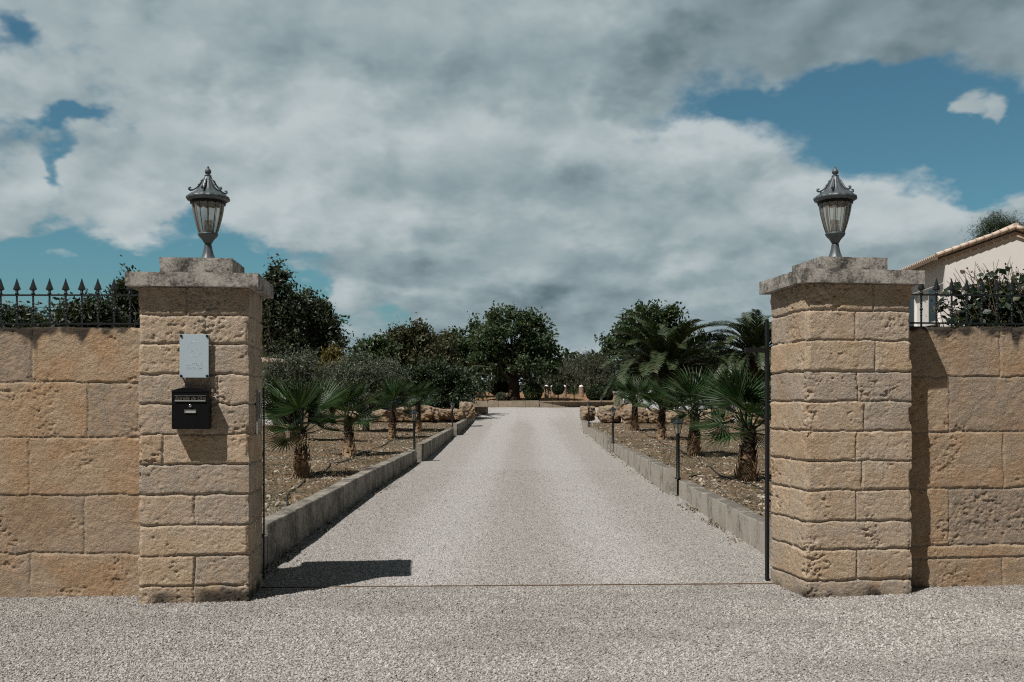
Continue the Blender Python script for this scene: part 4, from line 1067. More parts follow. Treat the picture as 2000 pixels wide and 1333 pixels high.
def palm_trunk(H, r0, r1, seed, boots=60, bsize=1.0):
    rg_ = np.random.default_rng(seed); V = []; F = []; T = []
    def ring_tube(pts, rads, n, g):
        b = len(V)
        for (p, r), gg in zip(zip(pts, rads), g):
            for k in range(n):
                a = 2 * math.pi * k / n
                V.append((p[0] + r * math.cos(a), p[1] + r * math.sin(a), p[2])); T.append((rg_.uniform(0.2, 0.8), gg, 0))
        for i in range(len(pts) - 1):
            for k in range(n):
                F.append((b + i * n + k, b + i * n + (k + 1) % n, b + (i + 1) * n + (k + 1) % n, b + (i + 1) * n + k))
    us = np.linspace(0, 1, 10)
    ring_tube([(0, 0, -0.08 + (H + 0.08) * u) for u in us], [r0 + (r1 - r0) * u ** 0.6 for u in us], 12, us)
    for b in range(boots):                                   # old leaf bases
        u = (b + 0.5) / boots; a = b * 2.39996 + rg_.uniform(-.2, .2); r = r0 + (r1 - r0) * u ** 0.6
        z0 = H * u * 0.96; ln = (0.14 + 0.05 * rg_.uniform()) * bsize; wd = 0.05 * bsize * (1.25 - 0.5 * u)
        ca, sa = math.cos(a), math.sin(a); out = np.array([ca, sa, 0]); sd_ = np.array([-sa, ca, 0]); up = np.array([0, 0, 1])
        base = out * (r - 0.01) + up * z0
        tilt = 0.10 + 0.22 * rg_.uniform()
        tip_ = base + up * ln * 0.95 + out * ln * tilt
        tn = (rg_.uniform(), u, 0); i = len(V)
        V.extend([tuple(base - sd_ * wd), tuple(base + sd_ * wd), tuple(tip_ + sd_ * wd * 0.45 - up * 0.02), tuple(tip_ - sd_ * wd * 0.45 - up * rg_.uniform(0, .04)),
                  tuple(base + out * 0.03 + up * 0.01), tuple(tip_ + out * 0.012)])
        T.extend([tn] * 6)
        F.extend([(i, i + 4, i + 5, i + 3), (i + 4, i + 1, i + 2, i + 5), (i, i + 3, i + 2, i + 1)])
    return np_mesh('trunk', np.array(V), np.array(F), M['palm_trunk'], np.array(T, float))

def fan_palm(loc, H, sc, seed, label, n=20, rot=0.0):
    rg_ = random.Random(seed)
    t = thing('fan_palm', label, 'palm', loc, rot, 'young fan palms along the driveway')
    t.rotation_euler = (rg_.uniform(-.07, .07), rg_.uniform(-.09, .09), rot)
    link('trunk', palm_trunk(H, 0.150 * sc, 0.070 * sc, seed, 52, 0.75 * sc), t)
    for k in range(n):
        u = k / (n - 1); el_ = R(88 - 98 * u ** 1.15 + rg_.uniform(-10, 10)); a = k * 2.39996 + rg_.uniform(-.3, .3)
        dry = u > 0.93
        me = FAN_DRY if dry else FANS[rg_.randrange(4)]
        f = link('frond', me, t)
        q = sc * (0.80 + 0.22 * math.sin(math.pi * min(1, u * 1.3 + 0.1))) * rg_.uniform(0.92, 1.08)
        f.scale = (q, q, q)
        f.rotation_mode = 'XYZ'
        mtx = Matrix.Rotation(a, 4, 'Z') @ Matrix.Rotation(el_, 4, 'X') @ Matrix.Rotation(rg_.uniform(-.8, .8), 4, 'Y')
        f.rotation_euler = mtx.to_euler()
        f.location = (0.05 * sc * math.cos(a + 1.57), 0.05 * sc * math.sin(a + 1.57), H - 0.02 - 0.10 * u)
    return t
for (px, Y, H, sc, sd_, lab, n) in [
        (590, 17.2, 0.90, 1.08, 1, 'fan palm nearest the mailbox pillar on the left bed', 15),
        (682, 23.2, 0.98, 1.05, 2, 'second fan palm from the gate on the left bed, pale trunk base', 13),
        (766, 31.0, 1.02, 1.05, 3, 'third fan palm from the gate on the left bed', 14),
        (816, 36.2, 1.1, 1.05, 4, 'fourth fan palm from the gate on the left bed, behind the lantern', 13),
        (1458, 16.6, 0.92, 1.28, 5, 'fan palm nearest the right gate pillar, with the largest fans', 17),
        (1355, 23.2, 1.0, 1.2, 6, 'fan palm on the right bed just behind the nearest right lantern', 14),
        (1290, 30.6, 1.0, 1.15, 7, 'third fan palm from the gate on the right bed, tan trunk base', 13),
        (1240, 36.6, 1.15, 1.12, 8, 'farthest fan palm on the right bed, in front of the boulders', 13)]:
    x, Y = on_bed(px, Y); s_ = 11 if px < 1000 else 12
    fan_palm((x, Y, float(bed_z(np.array(x), np.array(Y), s_)) - 0.02), H, sc, sd_, lab, n, sd_ * 1.3)

def pinnate(seed, L=2.4, nl=46, droop=1.0):
    rg_ = np.random.default_rng(seed); V = []; F = []; T = []
    def spine(u): return np.array([0, L * (u - 0.10 * droop * u ** 3), L * (0.28 * u - 0.55 * droop * u ** 2.6)])
    pts = [spine(u) for u in np.linspace(0, 1, 14)]
    for i, p in enumerate(pts):
        r = 0.022 * (1 - 0.85 * i / 13)
        for k in range(4):
            a = math.pi / 2 * k; V.append(p + np.array([r * math.cos(a), 0, r * math.sin(a)])); T.append((0.9, 0.9, 0))
    for i in range(13):
        for k in range(4): F.append((i * 4 + k, i * 4 + (k + 1) % 4, i * 4 + 4 + (k + 1) % 4, i * 4 + 4 + k))
    for k in range(nl):
        u = 0.10 + 0.90 * k / nl; p = spine(u); tg = spine(min(1, u + .02)) - spine(u - .02); tg /= np.linalg.norm(tg)
        ll = 0.38 * math.sin(math.pi * (0.12 + 0.80 * u)) ** 0.7 * rg_.uniform(.85, 1.1)
        for s in (-1, 1):
            d = tg * 0.75 + np.array([s * 0.75, 0, 0.28]); d += rg_.normal(0, .08, 3); d /= np.linalg.norm(d)
            nrm = np.cross(d, tg); nrm /= max(1e-6, np.linalg.norm(nrm)); sdv = np.cross(nrm, d) * 0.016
            i = len(V); tn = (rg_.uniform(), rg_.uniform(), 0)
            m_ = p + d * ll * .55; e_ = p + d * ll + np.array([0, 0, -0.10 * ll])
            V += [p - sdv * .6, p + sdv * .6, m_ + sdv, e_, m_ - sdv]; T += [tn] * 5
            F += [(i, i + 1, i + 2, i + 4), (i + 4, i + 2, i + 3, i + 3)]
    F = [f if f[2] != f[3] else f for f in F]
    V = np.array(V); Fq = [f for f in F if f[2] != f[3]]; Ft = [f[:3] for f in F if f[2] == f[3]]
    me = bpy.data.meshes.new('frond'); me.from_pydata([tuple(v) for v in V], [], Fq + Ft); me.update()
    a = me.attributes.new('tint', 'FLOAT_COLOR', 'POINT'); tt = np.ones((len(V), 4), np.float32); tt[:, :3] = np.array(T)
    a.data.foreach_set('color', tt.ravel()); me.materials.append(M['date'])
    return me
DATES = [pinnate(s, 2.4, 84, 0.75 + 0.25 * s) for s in range(3)]
def date_palm(loc, H, sc, n, seed, label, r=0.26):
    rg_ = random.Random(seed)
    t = thing('date_palm', label, 'palm', loc, 0, 'feather-leaved date palms')
    link('trunk', palm_trunk(H, r, r * 0.95, seed, 80, 1.3), t)
    for k in range(n):
        u = k / (n - 1); el_ = R(80 - 105 * u ** 1.1 + rg_.uniform(-6, 6)); a = k * 2.39996 + rg_.uniform(-.2, .2)
        f = link('frond', DATES[rg_.randrange(3)], t)
        q = sc * rg_.uniform(0.88, 1.08); f.scale = (q, q, q)
        f.rotation_euler = (Matrix.Rotation(a, 4, 'Z') @ Matrix.Rotation(el_ * 0.8, 4, 'X') @ Matrix.Rotation(rg_.uniform(-.3, .3), 4, 'Y')).to_euler()
        f.location = (0.12 * math.cos(a + 1.57), 0.12 * math.sin(a + 1.57), H - 0.15 * u)
    return t
def gz(y): return float(rz(y)) - 0.10
x = (1300 - 1000) * 46 / 1944; date_palm((x, 46, gz(46)), 2.7, 1.45, 58, 5, 'big date palm with long arching fronds behind the right fan palms', 0.32)
x = (1480 - 1000) * 44 / 1944; date_palm((x, 44.5, gz(44)), 3.4, 1.15, 50, 6, 'tall date palm half hidden behind the right gate pillar')
x = (903 - 1000) * 57 / 1944; date_palm((x, 57, gz(57)), 1.9, 0.80, 26, 7, 'small pale date palm left of the central carob tree', 0.2)
x = (85 - 1000) * 22 / 1944; date_palm((x, 22, gz(22)), 2.2, 0.55, 24, 8, 'small palm showing through the left iron fence', 0.2)

# ------------------------------------------------------------------ trees and shrubs
def crown(rg_, bl, nclump, nleaf, cr_, fill=0.35):
    vol = np.array([b[3] * b[4] * b[5] for b in bl]) ** 0.75; vol /= vol.sum()
    idx = rg_.choice(len(bl), nclump, p=vol); B = np.array(bl)[idx]
    d = rg_.normal(0, 1, (nclump, 3)); d /= np.linalg.norm(d, axis=1)[:, None]
    r = fill + (1 - fill) * rg_.uniform(0, 1, nclump) ** 0.6
    lump = 0.72 + 0.56 * vnoise(d[:, 0] * 2.3 + idx, d[:, 1] * 2.3, d[:, 2] * 2.3, 5)
    cc = B[:, :3] + d * B[:, 3:] * (r * lump)[:, None]
    k = rg_.integers(0, nclump, nclump * nleaf)
    rad = cr_ * rg_.uniform(0.45, 1.35, nclump)
    P = cc[k] + rg_.normal(0, 1, (len(k), 3)) * (rad[k] * 0.55)[:, None] * np.array([1, 1, 0.8]) + d[k] * (rg_.uniform(-0.5, 0.9, len(k)) * rad[k])[:, None]
    return cc, P

def tree(name, label, cat, loc, trunk_h, trunk_r, bl, mat, nclump, nleaf, cr_, leaf, ratio, seed, group=None, limbs=26, lean=0.0, up=0.4, fill=0.35, stems=1, bark='bark', upright=False):
    rg_ = np.random.default_rng(seed)
    t = thing(name, label, cat, loc, 0, group)
    cc, P = crown(rg_, bl, nclump, nleaf, cr_, fill)
    along = None
    if upright: along = np.tile(np.array([0, 0, 1.0]), (len(P), 1)) + rg_.normal(0, 0.3, (len(P), 3))
    m = MB()
    fork = Vector((lean, 0, trunk_h))
    for s in range(stems):
        q = Vector((rg_.uniform(-1, 1), rg_.uniform(-1, 1), 0)) * (0.3 * trunk_r * (stems > 1) * 4)
        pts = [q * 0.4 + Vector((0, 0, -0.2)), q * 0.5 + Vector((lean * .2, 0, trunk_h * .25)), q + Vector((lean * .6 + rg_.normal(0, .08) * trunk_h * .3, rg_.normal(0, .05), trunk_h * .65)), q * 1.3 + fork]
        m.tube(pts, [trunk_r * 1.5, trunk_r * 1.05, trunk_r * .9, trunk_r * .8], 10)
    pick = rg_.choice(len(cc), min(limbs, len(cc)), replace=False)
    for j, i in enumerate(pick):
        e_ = Vector(cc[i]); s_ = fork * (0.75 + 0.25 * rg_.uniform())
        mid = s_.lerp(e_, 0.5) + Vector(rg_.normal(0, 0.12, 3)) * (e_ - s_).length + Vector((0, 0, 0.08 * (e_ - s_).length))
        r0 = trunk_r * (0.5 if j < 6 else 0.22)
        m.tube([s_, s_.lerp(mid, .5) + Vector(rg_.normal(0, .03, 3)), mid, mid.lerp(e_, .55), e_], [r0, r0 * .75, r0 * .5, r0 * .3, r0 * .12], 5)
    m.build('trunk', M[bark], t)
    link('crown', leaf_mesh('crown', P, leaf, ratio, M[mat], rg_, up, along), t)
    return t
def px_blobs(base, lst):
    """blobs given by picture place at the tree's own distance -> local metres"""
    out = []
    Y = base[1]; k = Y / 1944.0
    for (px, py, rx, ry) in lst:
        p = at(px, py, Y); out.append((p.x - base[0], 0.0, p.z - base[2], rx * k, rx * k * 0.85, ry * k))
    return out
G_T = 'trees behind the garden'
def ptree(name, label, px, Y, bl, mat, trunk_h, trunk_r, nclump, nleaf, cr_, leaf, ratio, seed, cat='tree', group=G_T, z=None, **kw):
    base = ((px - 1000) * Y / 1944.0, Y, gz(Y) if z is None else z)
    return tree(name, label, cat, base, trunk_h, trunk_r, px_blobs(base, bl), mat, nclump, nleaf, cr_, leaf, ratio, seed, group, **kw)
FB = 2.15
ptree('carob_tree', 'broad dark green carob tree with a thick trunk at the end of the drive', 1003, 69, [(1000, 655, 70, 48), (1050, 672, 42, 42), (955, 680, 45, 45), (985, 625, 34, 26), (1040, 632, 30, 22), (1000, 705, 82, 32), (1065, 705, 32, 30)], 'carob', 1.7, 0.42, 330, 60, 0.42, 0.26, 0.55, 1, z=FB - 0.1, limbs=40)
ptree('carob_tree', 'smaller carob tree crowding the left side of the big central carob', 910, 74, [(905, 675, 38, 34), (935, 660, 30, 26), (915, 710, 45, 32), (885, 665, 16, 18)], 'carob', 1.8, 0.25, 170, 55, 0.42, 0.26, 0.55, 2, z=FB + 0.2)
ptree('carob_tree', 'round open-crowned carob tree behind the big date palm', 1262, 64, [(1255, 640, 62, 38), (1305, 628, 32, 30), (1215, 670, 42, 36), (1290, 680, 60, 50), (1250, 615, 30, 16)], 'carob', 2.6, 0.35, 230, 58, 0.42, 0.26, 0.55, 3)
ptree('dark_tree', 'tall narrow dark tree rising right behind the mailbox pillar', 545, 44, [(545, 545, 22, 34), (552, 590, 36, 40), (545, 640, 42, 50), (560, 680, 48, 36), (530, 610, 20, 40)], 'darktree', 2.6, 0.25, 230, 70, 0.34, 0.20, 0.5, 4, limbs=36)
ptree('dark_tree', 'rounded dark tree leaning right beside the tall narrow one', 612, 46, [(605, 615, 34, 34), (630, 630, 24, 30), (615, 655, 46, 36), (640, 680, 30, 26), (590, 600, 16, 22)], 'darktree', 2.6, 0.22, 210, 64, 0.34, 0.20, 0.5, 5, limbs=40)
ptree('olive_tree', 'grey-green olive tree just behind the nearest left fan palm', 575, 29, [(560, 740, 46, 42), (600, 735, 42, 38), (545, 780, 40, 36), (620, 765, 36, 36), (585, 705, 22, 16), (530, 775, 26, 36), (530, 735, 14, 22)], 'olive', 0.9, 0.13, 300, 80, 0.22, 0.085, 0.26, 6, group='olive trees')
ptree('olive_tree', 'wide grey-green olive tree above the second and third left palms', 715, 36, [(700, 735, 50, 36), (745, 730, 42, 34), (715, 765, 60, 32), (670, 745, 30, 30), (770, 750, 26, 26)], 'olive', 1.0, 0.13, 330, 80, 0.24, 0.10, 0.26, 7, group='olive trees')
ptree('golden_conifer', 'small golden conifer peeking out between the dark tree and the olives', 648, 42, [(648, 705, 16, 24), (652, 690, 9, 16), (640, 715, 16, 18)], 'gold', 0.8, 0.08, 70, 60, 0.20, 0.16, 0.35, 8, group=None, upright=True)
ptree('leafy_tree', 'broad mid-green tree on the skyline right of the olives', 800, 60, [(800, 665, 42, 28), (770, 680, 34, 26), (830, 680, 34, 30), (800, 710, 60, 34), (815, 645, 16, 12)], 'brown', 2.2, 0.28, 250, 60, 0.40, 0.22, 0.5, 9)
ptree('leafy_tree', 'small dark tree on the skyline between the tall trees and the broad one', 722, 58, [(722, 680, 26, 24), (740, 690, 28, 24), (715, 705, 34, 24)], 'carob', 2.2, 0.2, 120, 55, 0.38, 0.22, 0.5, 10)
ptree('leafy_tree', 'brownish-green tree filling the gap left of the carobs', 855, 66, [(855, 690, 28, 34), (850, 720, 36, 30), (868, 670, 14, 18)], 'brown', 2.0, 0.2, 140, 55, 0.38, 0.22, 0.5, 11)
ptree('hedge', 'dense dark evergreen hedge behind the left boulders', 845, 54, [(800, 750, 46, 36), (850, 745, 46, 38), (895, 755, 34, 36), (840, 780, 70, 24), (770, 765, 30, 30), (915, 765, 22, 26)], 'hedge', 0.5, 0.1, 420, 70, 0.32, 0.15, 0.55, 12, cat='hedge', group=None, stems=3)
ptree('wispy_tree', 'wispy grey-green tree with upright twigs right of the central carob', 1140, 84, [(1150, 715, 30, 22), (1120, 725, 30, 24), (1170, 720, 24, 26), (1145, 745, 48, 24)], 'wispy', 2.0, 0.2, 240, 60, 0.40, 0.26, 0.16, 13, z=FB, upright=True)
ptree('wispy_tree', 'low pale wispy shrub tree beside the topiary ball and the central carob', 1100, 80, [(1105, 735, 30, 22), (1085, 750, 20, 18), (1125, 750, 26, 20)], 'wispy', 1.4, 0.15, 140, 60, 0.40, 0.24, 0.18, 14, z=FB, upright=True)
ptree('hedge', 'dark hedge mass behind the big date palm and the fan palms', 1370, 62, [(1280, 745, 50, 42), (1340, 735, 52, 40), (1400, 735, 50, 40), (1460, 735, 50, 42), (1520, 735, 50, 45), (1240, 755, 34, 30), (1380, 700, 40, 22)], 'hedge', 0.6, 0.12, 520, 60, 0.42, 0.2, 0.55, 15, cat='hedge', group=None, stems=4)
ptree('cypress', 'slim dark cypress tip left of the tall date palm', 1369, 80, [(1369, 690, 8, 45), (1369, 660, 5, 16), (1369, 720, 11, 30)], 'cypress', 2, 0.12, 110, 60, 0.26, 0.18, 0.4, 16, group='cypresses on the right skyline', upright=True, limbs=8)
ptree('cypress', 'lower slim cypress tip nearest the tall date palm', 1406, 84, [(1406, 695, 7, 38), (1406, 668, 4, 12), (1406, 720, 10, 30)], 'cypress', 2, 0.12, 100, 60, 0.26, 0.18, 0.4, 17, group='cypresses on the right skyline', upright=True, limbs=8)
ptree('pine_tree', 'pine tree top showing above the cream house roof', 1960, 62, [(1945, 450, 32, 22), (1975, 470, 40, 26), (1915, 465, 14, 14), (1985, 445, 18, 16)], 'pine', 9.5, 0.3, 130, 90, 0.5, 0.34, 0.07, 18, group=None)
def distant_wood():
    rg_ = np.random.default_rng(99); n = 26000
    x = rg_.uniform(-34, 44, n); top = 3.2 + 2.6 * fbm(x * 0.16, 0 * x, 3, 9, 3) + 0.5 * vnoise(x * 1.3, 0 * x, 1, 4)
    z = 1.4 + top * rg_.uniform(0, 1, n) ** 0.8 + rg_.normal(0, .15, n); y = 96 + rg_.normal(0, 2.2, n) + (1 - (z - 1.4) / top) * -2
    o = link('distant_wood', leaf_mesh('distant_wood', np.stack([x, y, z], -1), 0.55, .6, M['darktree'], rg_, .3))
    tag(o, 'far belt of dark woodland closing the view behind the garden trees', 'woodland', kind='stuff')
distant_wood()
# shrubs seen through the left fence
for (px, Y, bl, sd_, lab) in [(165, 24, [(165, 640, 42, 44), (140, 625, 30, 26), (195, 630, 32, 34)], 21, 'dark bushy shrub seen through the middle of the left iron fence'),
                              (245, 26, [(250, 600, 22, 50), (262, 570, 14, 30), (235, 640, 34, 40)], 22, 'tall dark shrub touching the left side of the mailbox pillar'),
                              (30, 25, [(30, 640, 46, 28), (70, 645, 30, 24), (-20, 635, 30, 26)], 23, 'low dark shrub seen through the left end of the iron fence')]:
    ptree('shrub', lab, px, Y, bl, 'darktree', 2.0, 0.1, 170, 70, 0.22, 0.12, 0.5, sd_, cat='shrub', group='shrubs behind the left wall')
# climbing vine in front of the cream house
vb = (0, 0, 0)
def vine():
    rg_ = np.random.default_rng(77)
    base = Vector((4.85, 9.55, gz(9.5)))
    t = thing('bougainvillea', 'twiggy bougainvillea climbing through the right iron fence', 'shrub', base)
    m = MB(); C1 = []; C2 = []
    bl = px_blobs(tuple(base), [(1880, 545, 30, 26), (1930, 560, 44, 46), (1985, 555, 40, 56), (1870, 595, 34, 30), (1960, 605, 70, 30), (1905, 520, 34, 18), (2040, 560, 50, 60), (1826, 590, 20, 34), (1850, 540, 22, 14), (1960, 520, 36, 20)])
    tips, P = crown(rg_, bl, 230, 1, 0.1, 0.1)
    for i, c in enumerate(tips):
        s_ = Vector((rg_.uniform(-0.35, 0.6), rg_.uniform(-.05, .15), 1.2 + rg_.uniform(0, .8))); e_ = Vector(c)
        mid = s_.lerp(e_, .55) + Vector(rg_.normal(0, .1, 3)) + Vector((0, 0, .08))
        pts = [s_, s_.lerp(mid, .5) + Vector(rg_.normal(0, .03, 3)), mid, mid.lerp(e_, .5) + Vector(rg_.normal(0, .03, 3)), e_]
        m.tube(pts, [.009, .007, .0055, .004, .002], 4)
        for q in range(9):
            u = rg_.uniform(.35, 1.05); p = mid.lerp(e_, (u - .3)) + Vector(rg_.normal(0, .045, 3))
            (C1 if rg_.uniform() < (0.65 if i % 3 else 0.2) else C2).append(tuple(p))
            if rg_.uniform() < .3: m.tube([mid.lerp(e_, (u - .3)), p], .002, 3)
    for q in range(3):
        s_ = Vector((q * .25 - .2, .05, -.1)); m.tube([s_, s_ + Vector((.05, 0, .8)), s_ + Vector((.1, 0.02, 1.7))], [.025, .02, .014], 6)
    m.build('stems', M['twig'], t)
    C1 = np.array(C1); C2 = np.array(C2)
    C1 = np.repeat(C1, 2, 0) + rg_.normal(0, .03, (len(C1) * 2, 3)); C2 = np.repeat(C2, 4, 0) + rg_.normal(0, .035, (len(C2) * 4, 3))
    link('leaves', leaf_mesh('leaves', C1, 0.085, .72, M['vine'], rg_, .5), t)
    link('leaflets', leaf_mesh('leaflets', C2, 0.035, .5, M['brown'], rg_, .3), t)
    fl = tips[::9] + rg_.normal(0, .05, (len(tips[::9]), 3))
    link('flowers', leaf_mesh('flowers', np.repeat(fl[:8], 4, 0) + rg_.normal(0, .012, (32, 3)), 0.03, .8, M['flower'], rg_, .3), t)
vine()

# clipped and small plants on the far bed
def ball_shrub(name, label, px, py, Y, r, mat, seed, stem=0.0, leaf=0.07, squash=1.0):
    p = at(px, py, Y); rg_ = np.random.default_rng(seed)
    zb_ = p.z - r * squash - stem
    t = thing(name, label, 'shrub', (p.x, Y, zb_))
    n = 7000; d = rg_.normal(0, 1, (n, 3)); d /= np.linalg.norm(d, axis=1)[:, None]
    rr = r * (0.80 + 0.22 * rg_.uniform(0, 1, n)) * (0.94 + 0.12 * vnoise(d[:, 0] * 4, d[:, 1] * 4, d[:, 2] * 4, seed))
    P = d * rr[:, None] * np.array([1, 1, squash]) + np.array([0, 0, r * squash + stem])
    m = MB().tube([(0, 0, -0.15), (0, 0, stem + r * .5), (0.02, 0, stem + r)], [0.05, 0.04, 0.02], 7)
    for k in range(10):
        q = d[k] * r * .7; m.tube([(0, 0, stem + r * .6), tuple(np.array([q[0], q[1], stem + r * squash + q[2]]))], [0.02, 0.008], 4)
    m.build('stem', M['bark'], t)
    link('foliage', leaf_mesh('foliage', P, leaf * 1.25, .6, M[mat], rg_, .3, None), t)
    return t
ball_shrub('topiary_ball', 'neat round bright-green clipped ball beside the carob trunk', 1041, 766, 68, 0.66, 'ball', 31)
ball_shrub('standard_shrub', 'dark lollipop shrub clipped on a short stem right of the topiary ball', 1090, 759, 68, 0.42, 'hedge', 32, 0.30, 0.09)
ball_shrub('bush', 'variegated low bush at the left foot of the carob trunk', 979, 776, 67.8, 0.36, 'olive', 33, 0, 0.10, 0.85)
ball_shrub('bush', 'dark rounded bush behind the third right lantern', 1162, 768, 68, 0.6, 'hedge', 34, 0, 0.09, 0.95)
ball_shrub('bush', 'dark rounded bush just left of the far stone gatepost', 1184, 773, 68.5, 0.48, 'hedge', 35, 0, 0.09, 0.95)
ball_shrub('bush', 'loose white-flowering bush left of the carob trunk', 974, 757, 72, 0.75, 'hedge', 36, 0.15, 0.12, 0.8)
def yucca(label, px, py_base, Y, stem, leaf, n, seed, name='yucca'):
    p = at(px, py_base, Y); rg_ = np.random.default_rng(seed)
    t = thing(name, label, 'plant', p)
    MB().tube([(0, 0, -.15), (0.01, 0, stem * .5), (0, 0, stem)], [.045, .035, .03], 7).build('stem', M['twig'], t)
    V = []; F = []; T = []
    for k in range(n):
        a = k * 2.4; el_ = R(85 - 110 * (k / n) + rg_.uniform(-10, 10)); ln = leaf * rg_.uniform(.8, 1.15)
        d = np.array([math.cos(a) * math.cos(el_), math.sin(a) * math.cos(el_), math.sin(el_)]); s = np.array([-math.sin(a), math.cos(a), 0]) * .028
        b = np.array([0, 0, stem]); i = len(V); m_ = b + d * ln * .5; e_ = b + d * ln - np.array([0, 0, .12 * ln])
        V += [b - s * .6, b + s * .6, m_ + s, m_ - s, e_]; T += [(rg_.uniform(), rg_.uniform(), 0)] * 5
        F += [(i, i + 1, i + 2), (i, i + 2, i + 3), (i + 3, i + 2, i + 4)]
    link('leaves', np_mesh('leaves', np.array(V), np.array(F), M['yucca'], np.array(T, float)), t)
yucca('spiky dark yucca right of the lollipop shrub on the far bed', 1121, 782, 68, 0.45, 0.75, 60, 41)
yucca('thin-stemmed dracaena with a spiky tuft left of the carob trunk', 935, 784, 67.6, 1.05, 0.5, 34, 42, 'dracaena')
# pale posts on the far bed
for (px, lab) in [(1067, 'tan stone post with white cap immediately right of the topiary ball'), (1080, 'white-capped stone post touching the left of the lollipop shrub'),
                  (1102, 'white-capped stone post between the lollipop shrub and the yucca'), (1135, 'white-capped stone post right of the yucca')]:
    Y = 73.5; x = (px - 1000) * Y / 1944; zb_ = 2.30
    t = thing('stone_post', lab, 'post', (x, Y, zb_), 0.1, 'white-capped posts on the far bed')
    MB().lathe([(0.20, -0.2), (0.19, 0.25), (0.18, 0.62), (0.17, 0.86)], 8, smooth=False).build('shaft', M['rock'], t)
    MB().lathe([(0.17, 0.86), (0.17, 0.90), (0.13, 0.96), (0.07, 1.0), (0.01, 1.02)], 12).build('cap', M['render'], t)

# ------------------------------------------------------------------ low walls at the end of the drive
def block_wall(label, pts, h, th, seed, bl=0.9):
    m = MB(); rg_ = random.Random(seed)
    for (a, b) in zip(pts[:-1], pts[1:]):
        a = Vector(a); b = Vector(b); L = (b - a).length; nb = max(1, round(L / bl)); ang = math.atan2(b.y - a.y, b.x - a.x)
        for k in range(nb):
            c = a.lerp(b, (k + .5) / nb); Mx = Matrix.Translation(c) @ Matrix.Rotation(ang, 4, 'Z')
            m.box((0, 0, h / 2 - .15 + rg_.uniform(-.012, .012)), (L / nb - .012, th, h + .3), Mx)
    o = m.build('low_wall', M['kerb_tan'], None, None, 0.015)
    return tag(o, label, 'wall')
M['kerb_tan'] = mat_concrete('tan_block_wall', (0.36, 0.30, 0.225), (0.17, 0.14, 0.105), 0.30, 0.62, 1.5)
block_wall('pale block retaining wall below the carob tree at the end of the drive', [(-3.6, 66.6, 1.62), (1.8, 66.9, 1.66)], 0.46, 0.3, 1)
block_wall('browner low block wall continuing right under the topiary ball', [(1.85, 66.9, 1.68), (10.5, 67.6, 1.74)], 0.40, 0.3, 2)
block_wall('short dark stub of block wall at the left corner of the turning area', [(-2.6, 58.4, 1.27), (-1.45, 58.2, 1.27)], 0.42, 0.6, 3, 0.6)
gpl = thing('far_gatepost', 'small stone gatepost with flat cap beside the white car', 'gatepost', at(1207, 783, 55) - Vector((0, 0, 0.5)))
MB().box((0, 0, 0.46), (0.42, 0.42, 0.92)).build('shaft', M['kerb_tan'], gpl, bevel=0.01)
MB().box((0, 0, 0.965), (0.54, 0.54, 0.09)).build('cap', M['cap'], gpl, bevel=0.01)

def boulder(label, px, py_b, Y, wd, h, dp, seed, boxy=0.6):
    rg_ = np.random.default_rng(seed)
    bm = bmesh.new(); bmesh.ops.create_icosphere(bm, subdivisions=5, radius=1.0)
    V = np.array([v.co[:] for v in bm.verts]); F = np.array([[v.index for v in f.verts] for f in bm.faces]); bm.free()
    m_ = np.max(np.abs(V), 1)[:, None]; V = V * (1 - boxy) + V / m_ * boxy * 0.86
    n1 = fbm(V[:, 0] * 1.3 + seed, V[:, 1] * 1.3, V[:, 2] * 1.3, seed, 4); n2 = fbm(V[:, 0] * 5 + seed, V[:, 1] * 5, V[:, 2] * 7, seed + 3, 3)
    V = V * (1 + (n1 - .5) * .75 + (n2 - .5) * .26)[:, None]
    V = V * np.array([wd / 2, dp / 2, h / 2]) + np.array([0, 0, h * 0.44])
    x = (px - 1000) * Y / 1944
    o = link('boulder', np_mesh('boulder', V, F, M['rock'], smooth=True)); z_ = EYE - (py_b - 797) * Y / 1944.0
    o.location = (x, Y, z_ - 0.05); o.rotation_euler.z = rg_.uniform(-.25, .25)
    return tag(o, label, 'boulder', 'tan boulders edging the beds')
kk = 44.5 / 1944
for (px, pb, Y, w_, h_, lab) in [
        (702, 822, 44, 40, 22, 'low tan boulder behind the second left fan palm'),
        (740, 822, 44.3, 42, 26, 'tan boulder left of the third left palm trunk'),
        (786, 821, 44.5, 40, 28, 'tan boulder directly right of the third left palm trunk'),
        (826, 820, 44.5, 38, 30, 'pointed pinkish boulder just right of the nearest left lantern'),
        (847, 820, 44.8, 26, 28, 'squarish tan boulder with a dark hollow, left of the orange one'),
        (867, 819, 45, 30, 23, 'rounded orange-tan boulder left of the second left lantern'),
        (890, 818, 45.2, 30, 22, 'flat-topped pale boulder behind the second left lantern post'),
        (912, 815, 46.5, 26, 34, 'tallest upright tan boulder at the far end of the left kerb'),
        (1148, 818, 45.5, 26, 28, 'small tan boulder at the far end of the right kerb'),
        (1190, 823, 43.5, 42, 34, 'jagged tan boulder left of the second right lantern'),
        (1238, 826, 43.0, 52, 40, 'big orange boulder right of the second right lantern'),
        (1275, 824, 43.2, 34, 28, 'pale boulder between the two far right palm trunks'),
        (1325, 828, 42.5, 50, 30, 'tan boulder behind the nearest right lantern head'),
        (1398, 826, 43, 60, 30, 'tan boulder seen under the right fan palm leaves'),
        (1470, 824, 43.5, 60, 32, 'pale boulder behind the right fan palm next to the gate post')]:
    boulder(lab, px, pb, Y, w_ * Y / 1944 * 1.12, h_ * Y / 1944 * 1.04, 0.9, int(px))

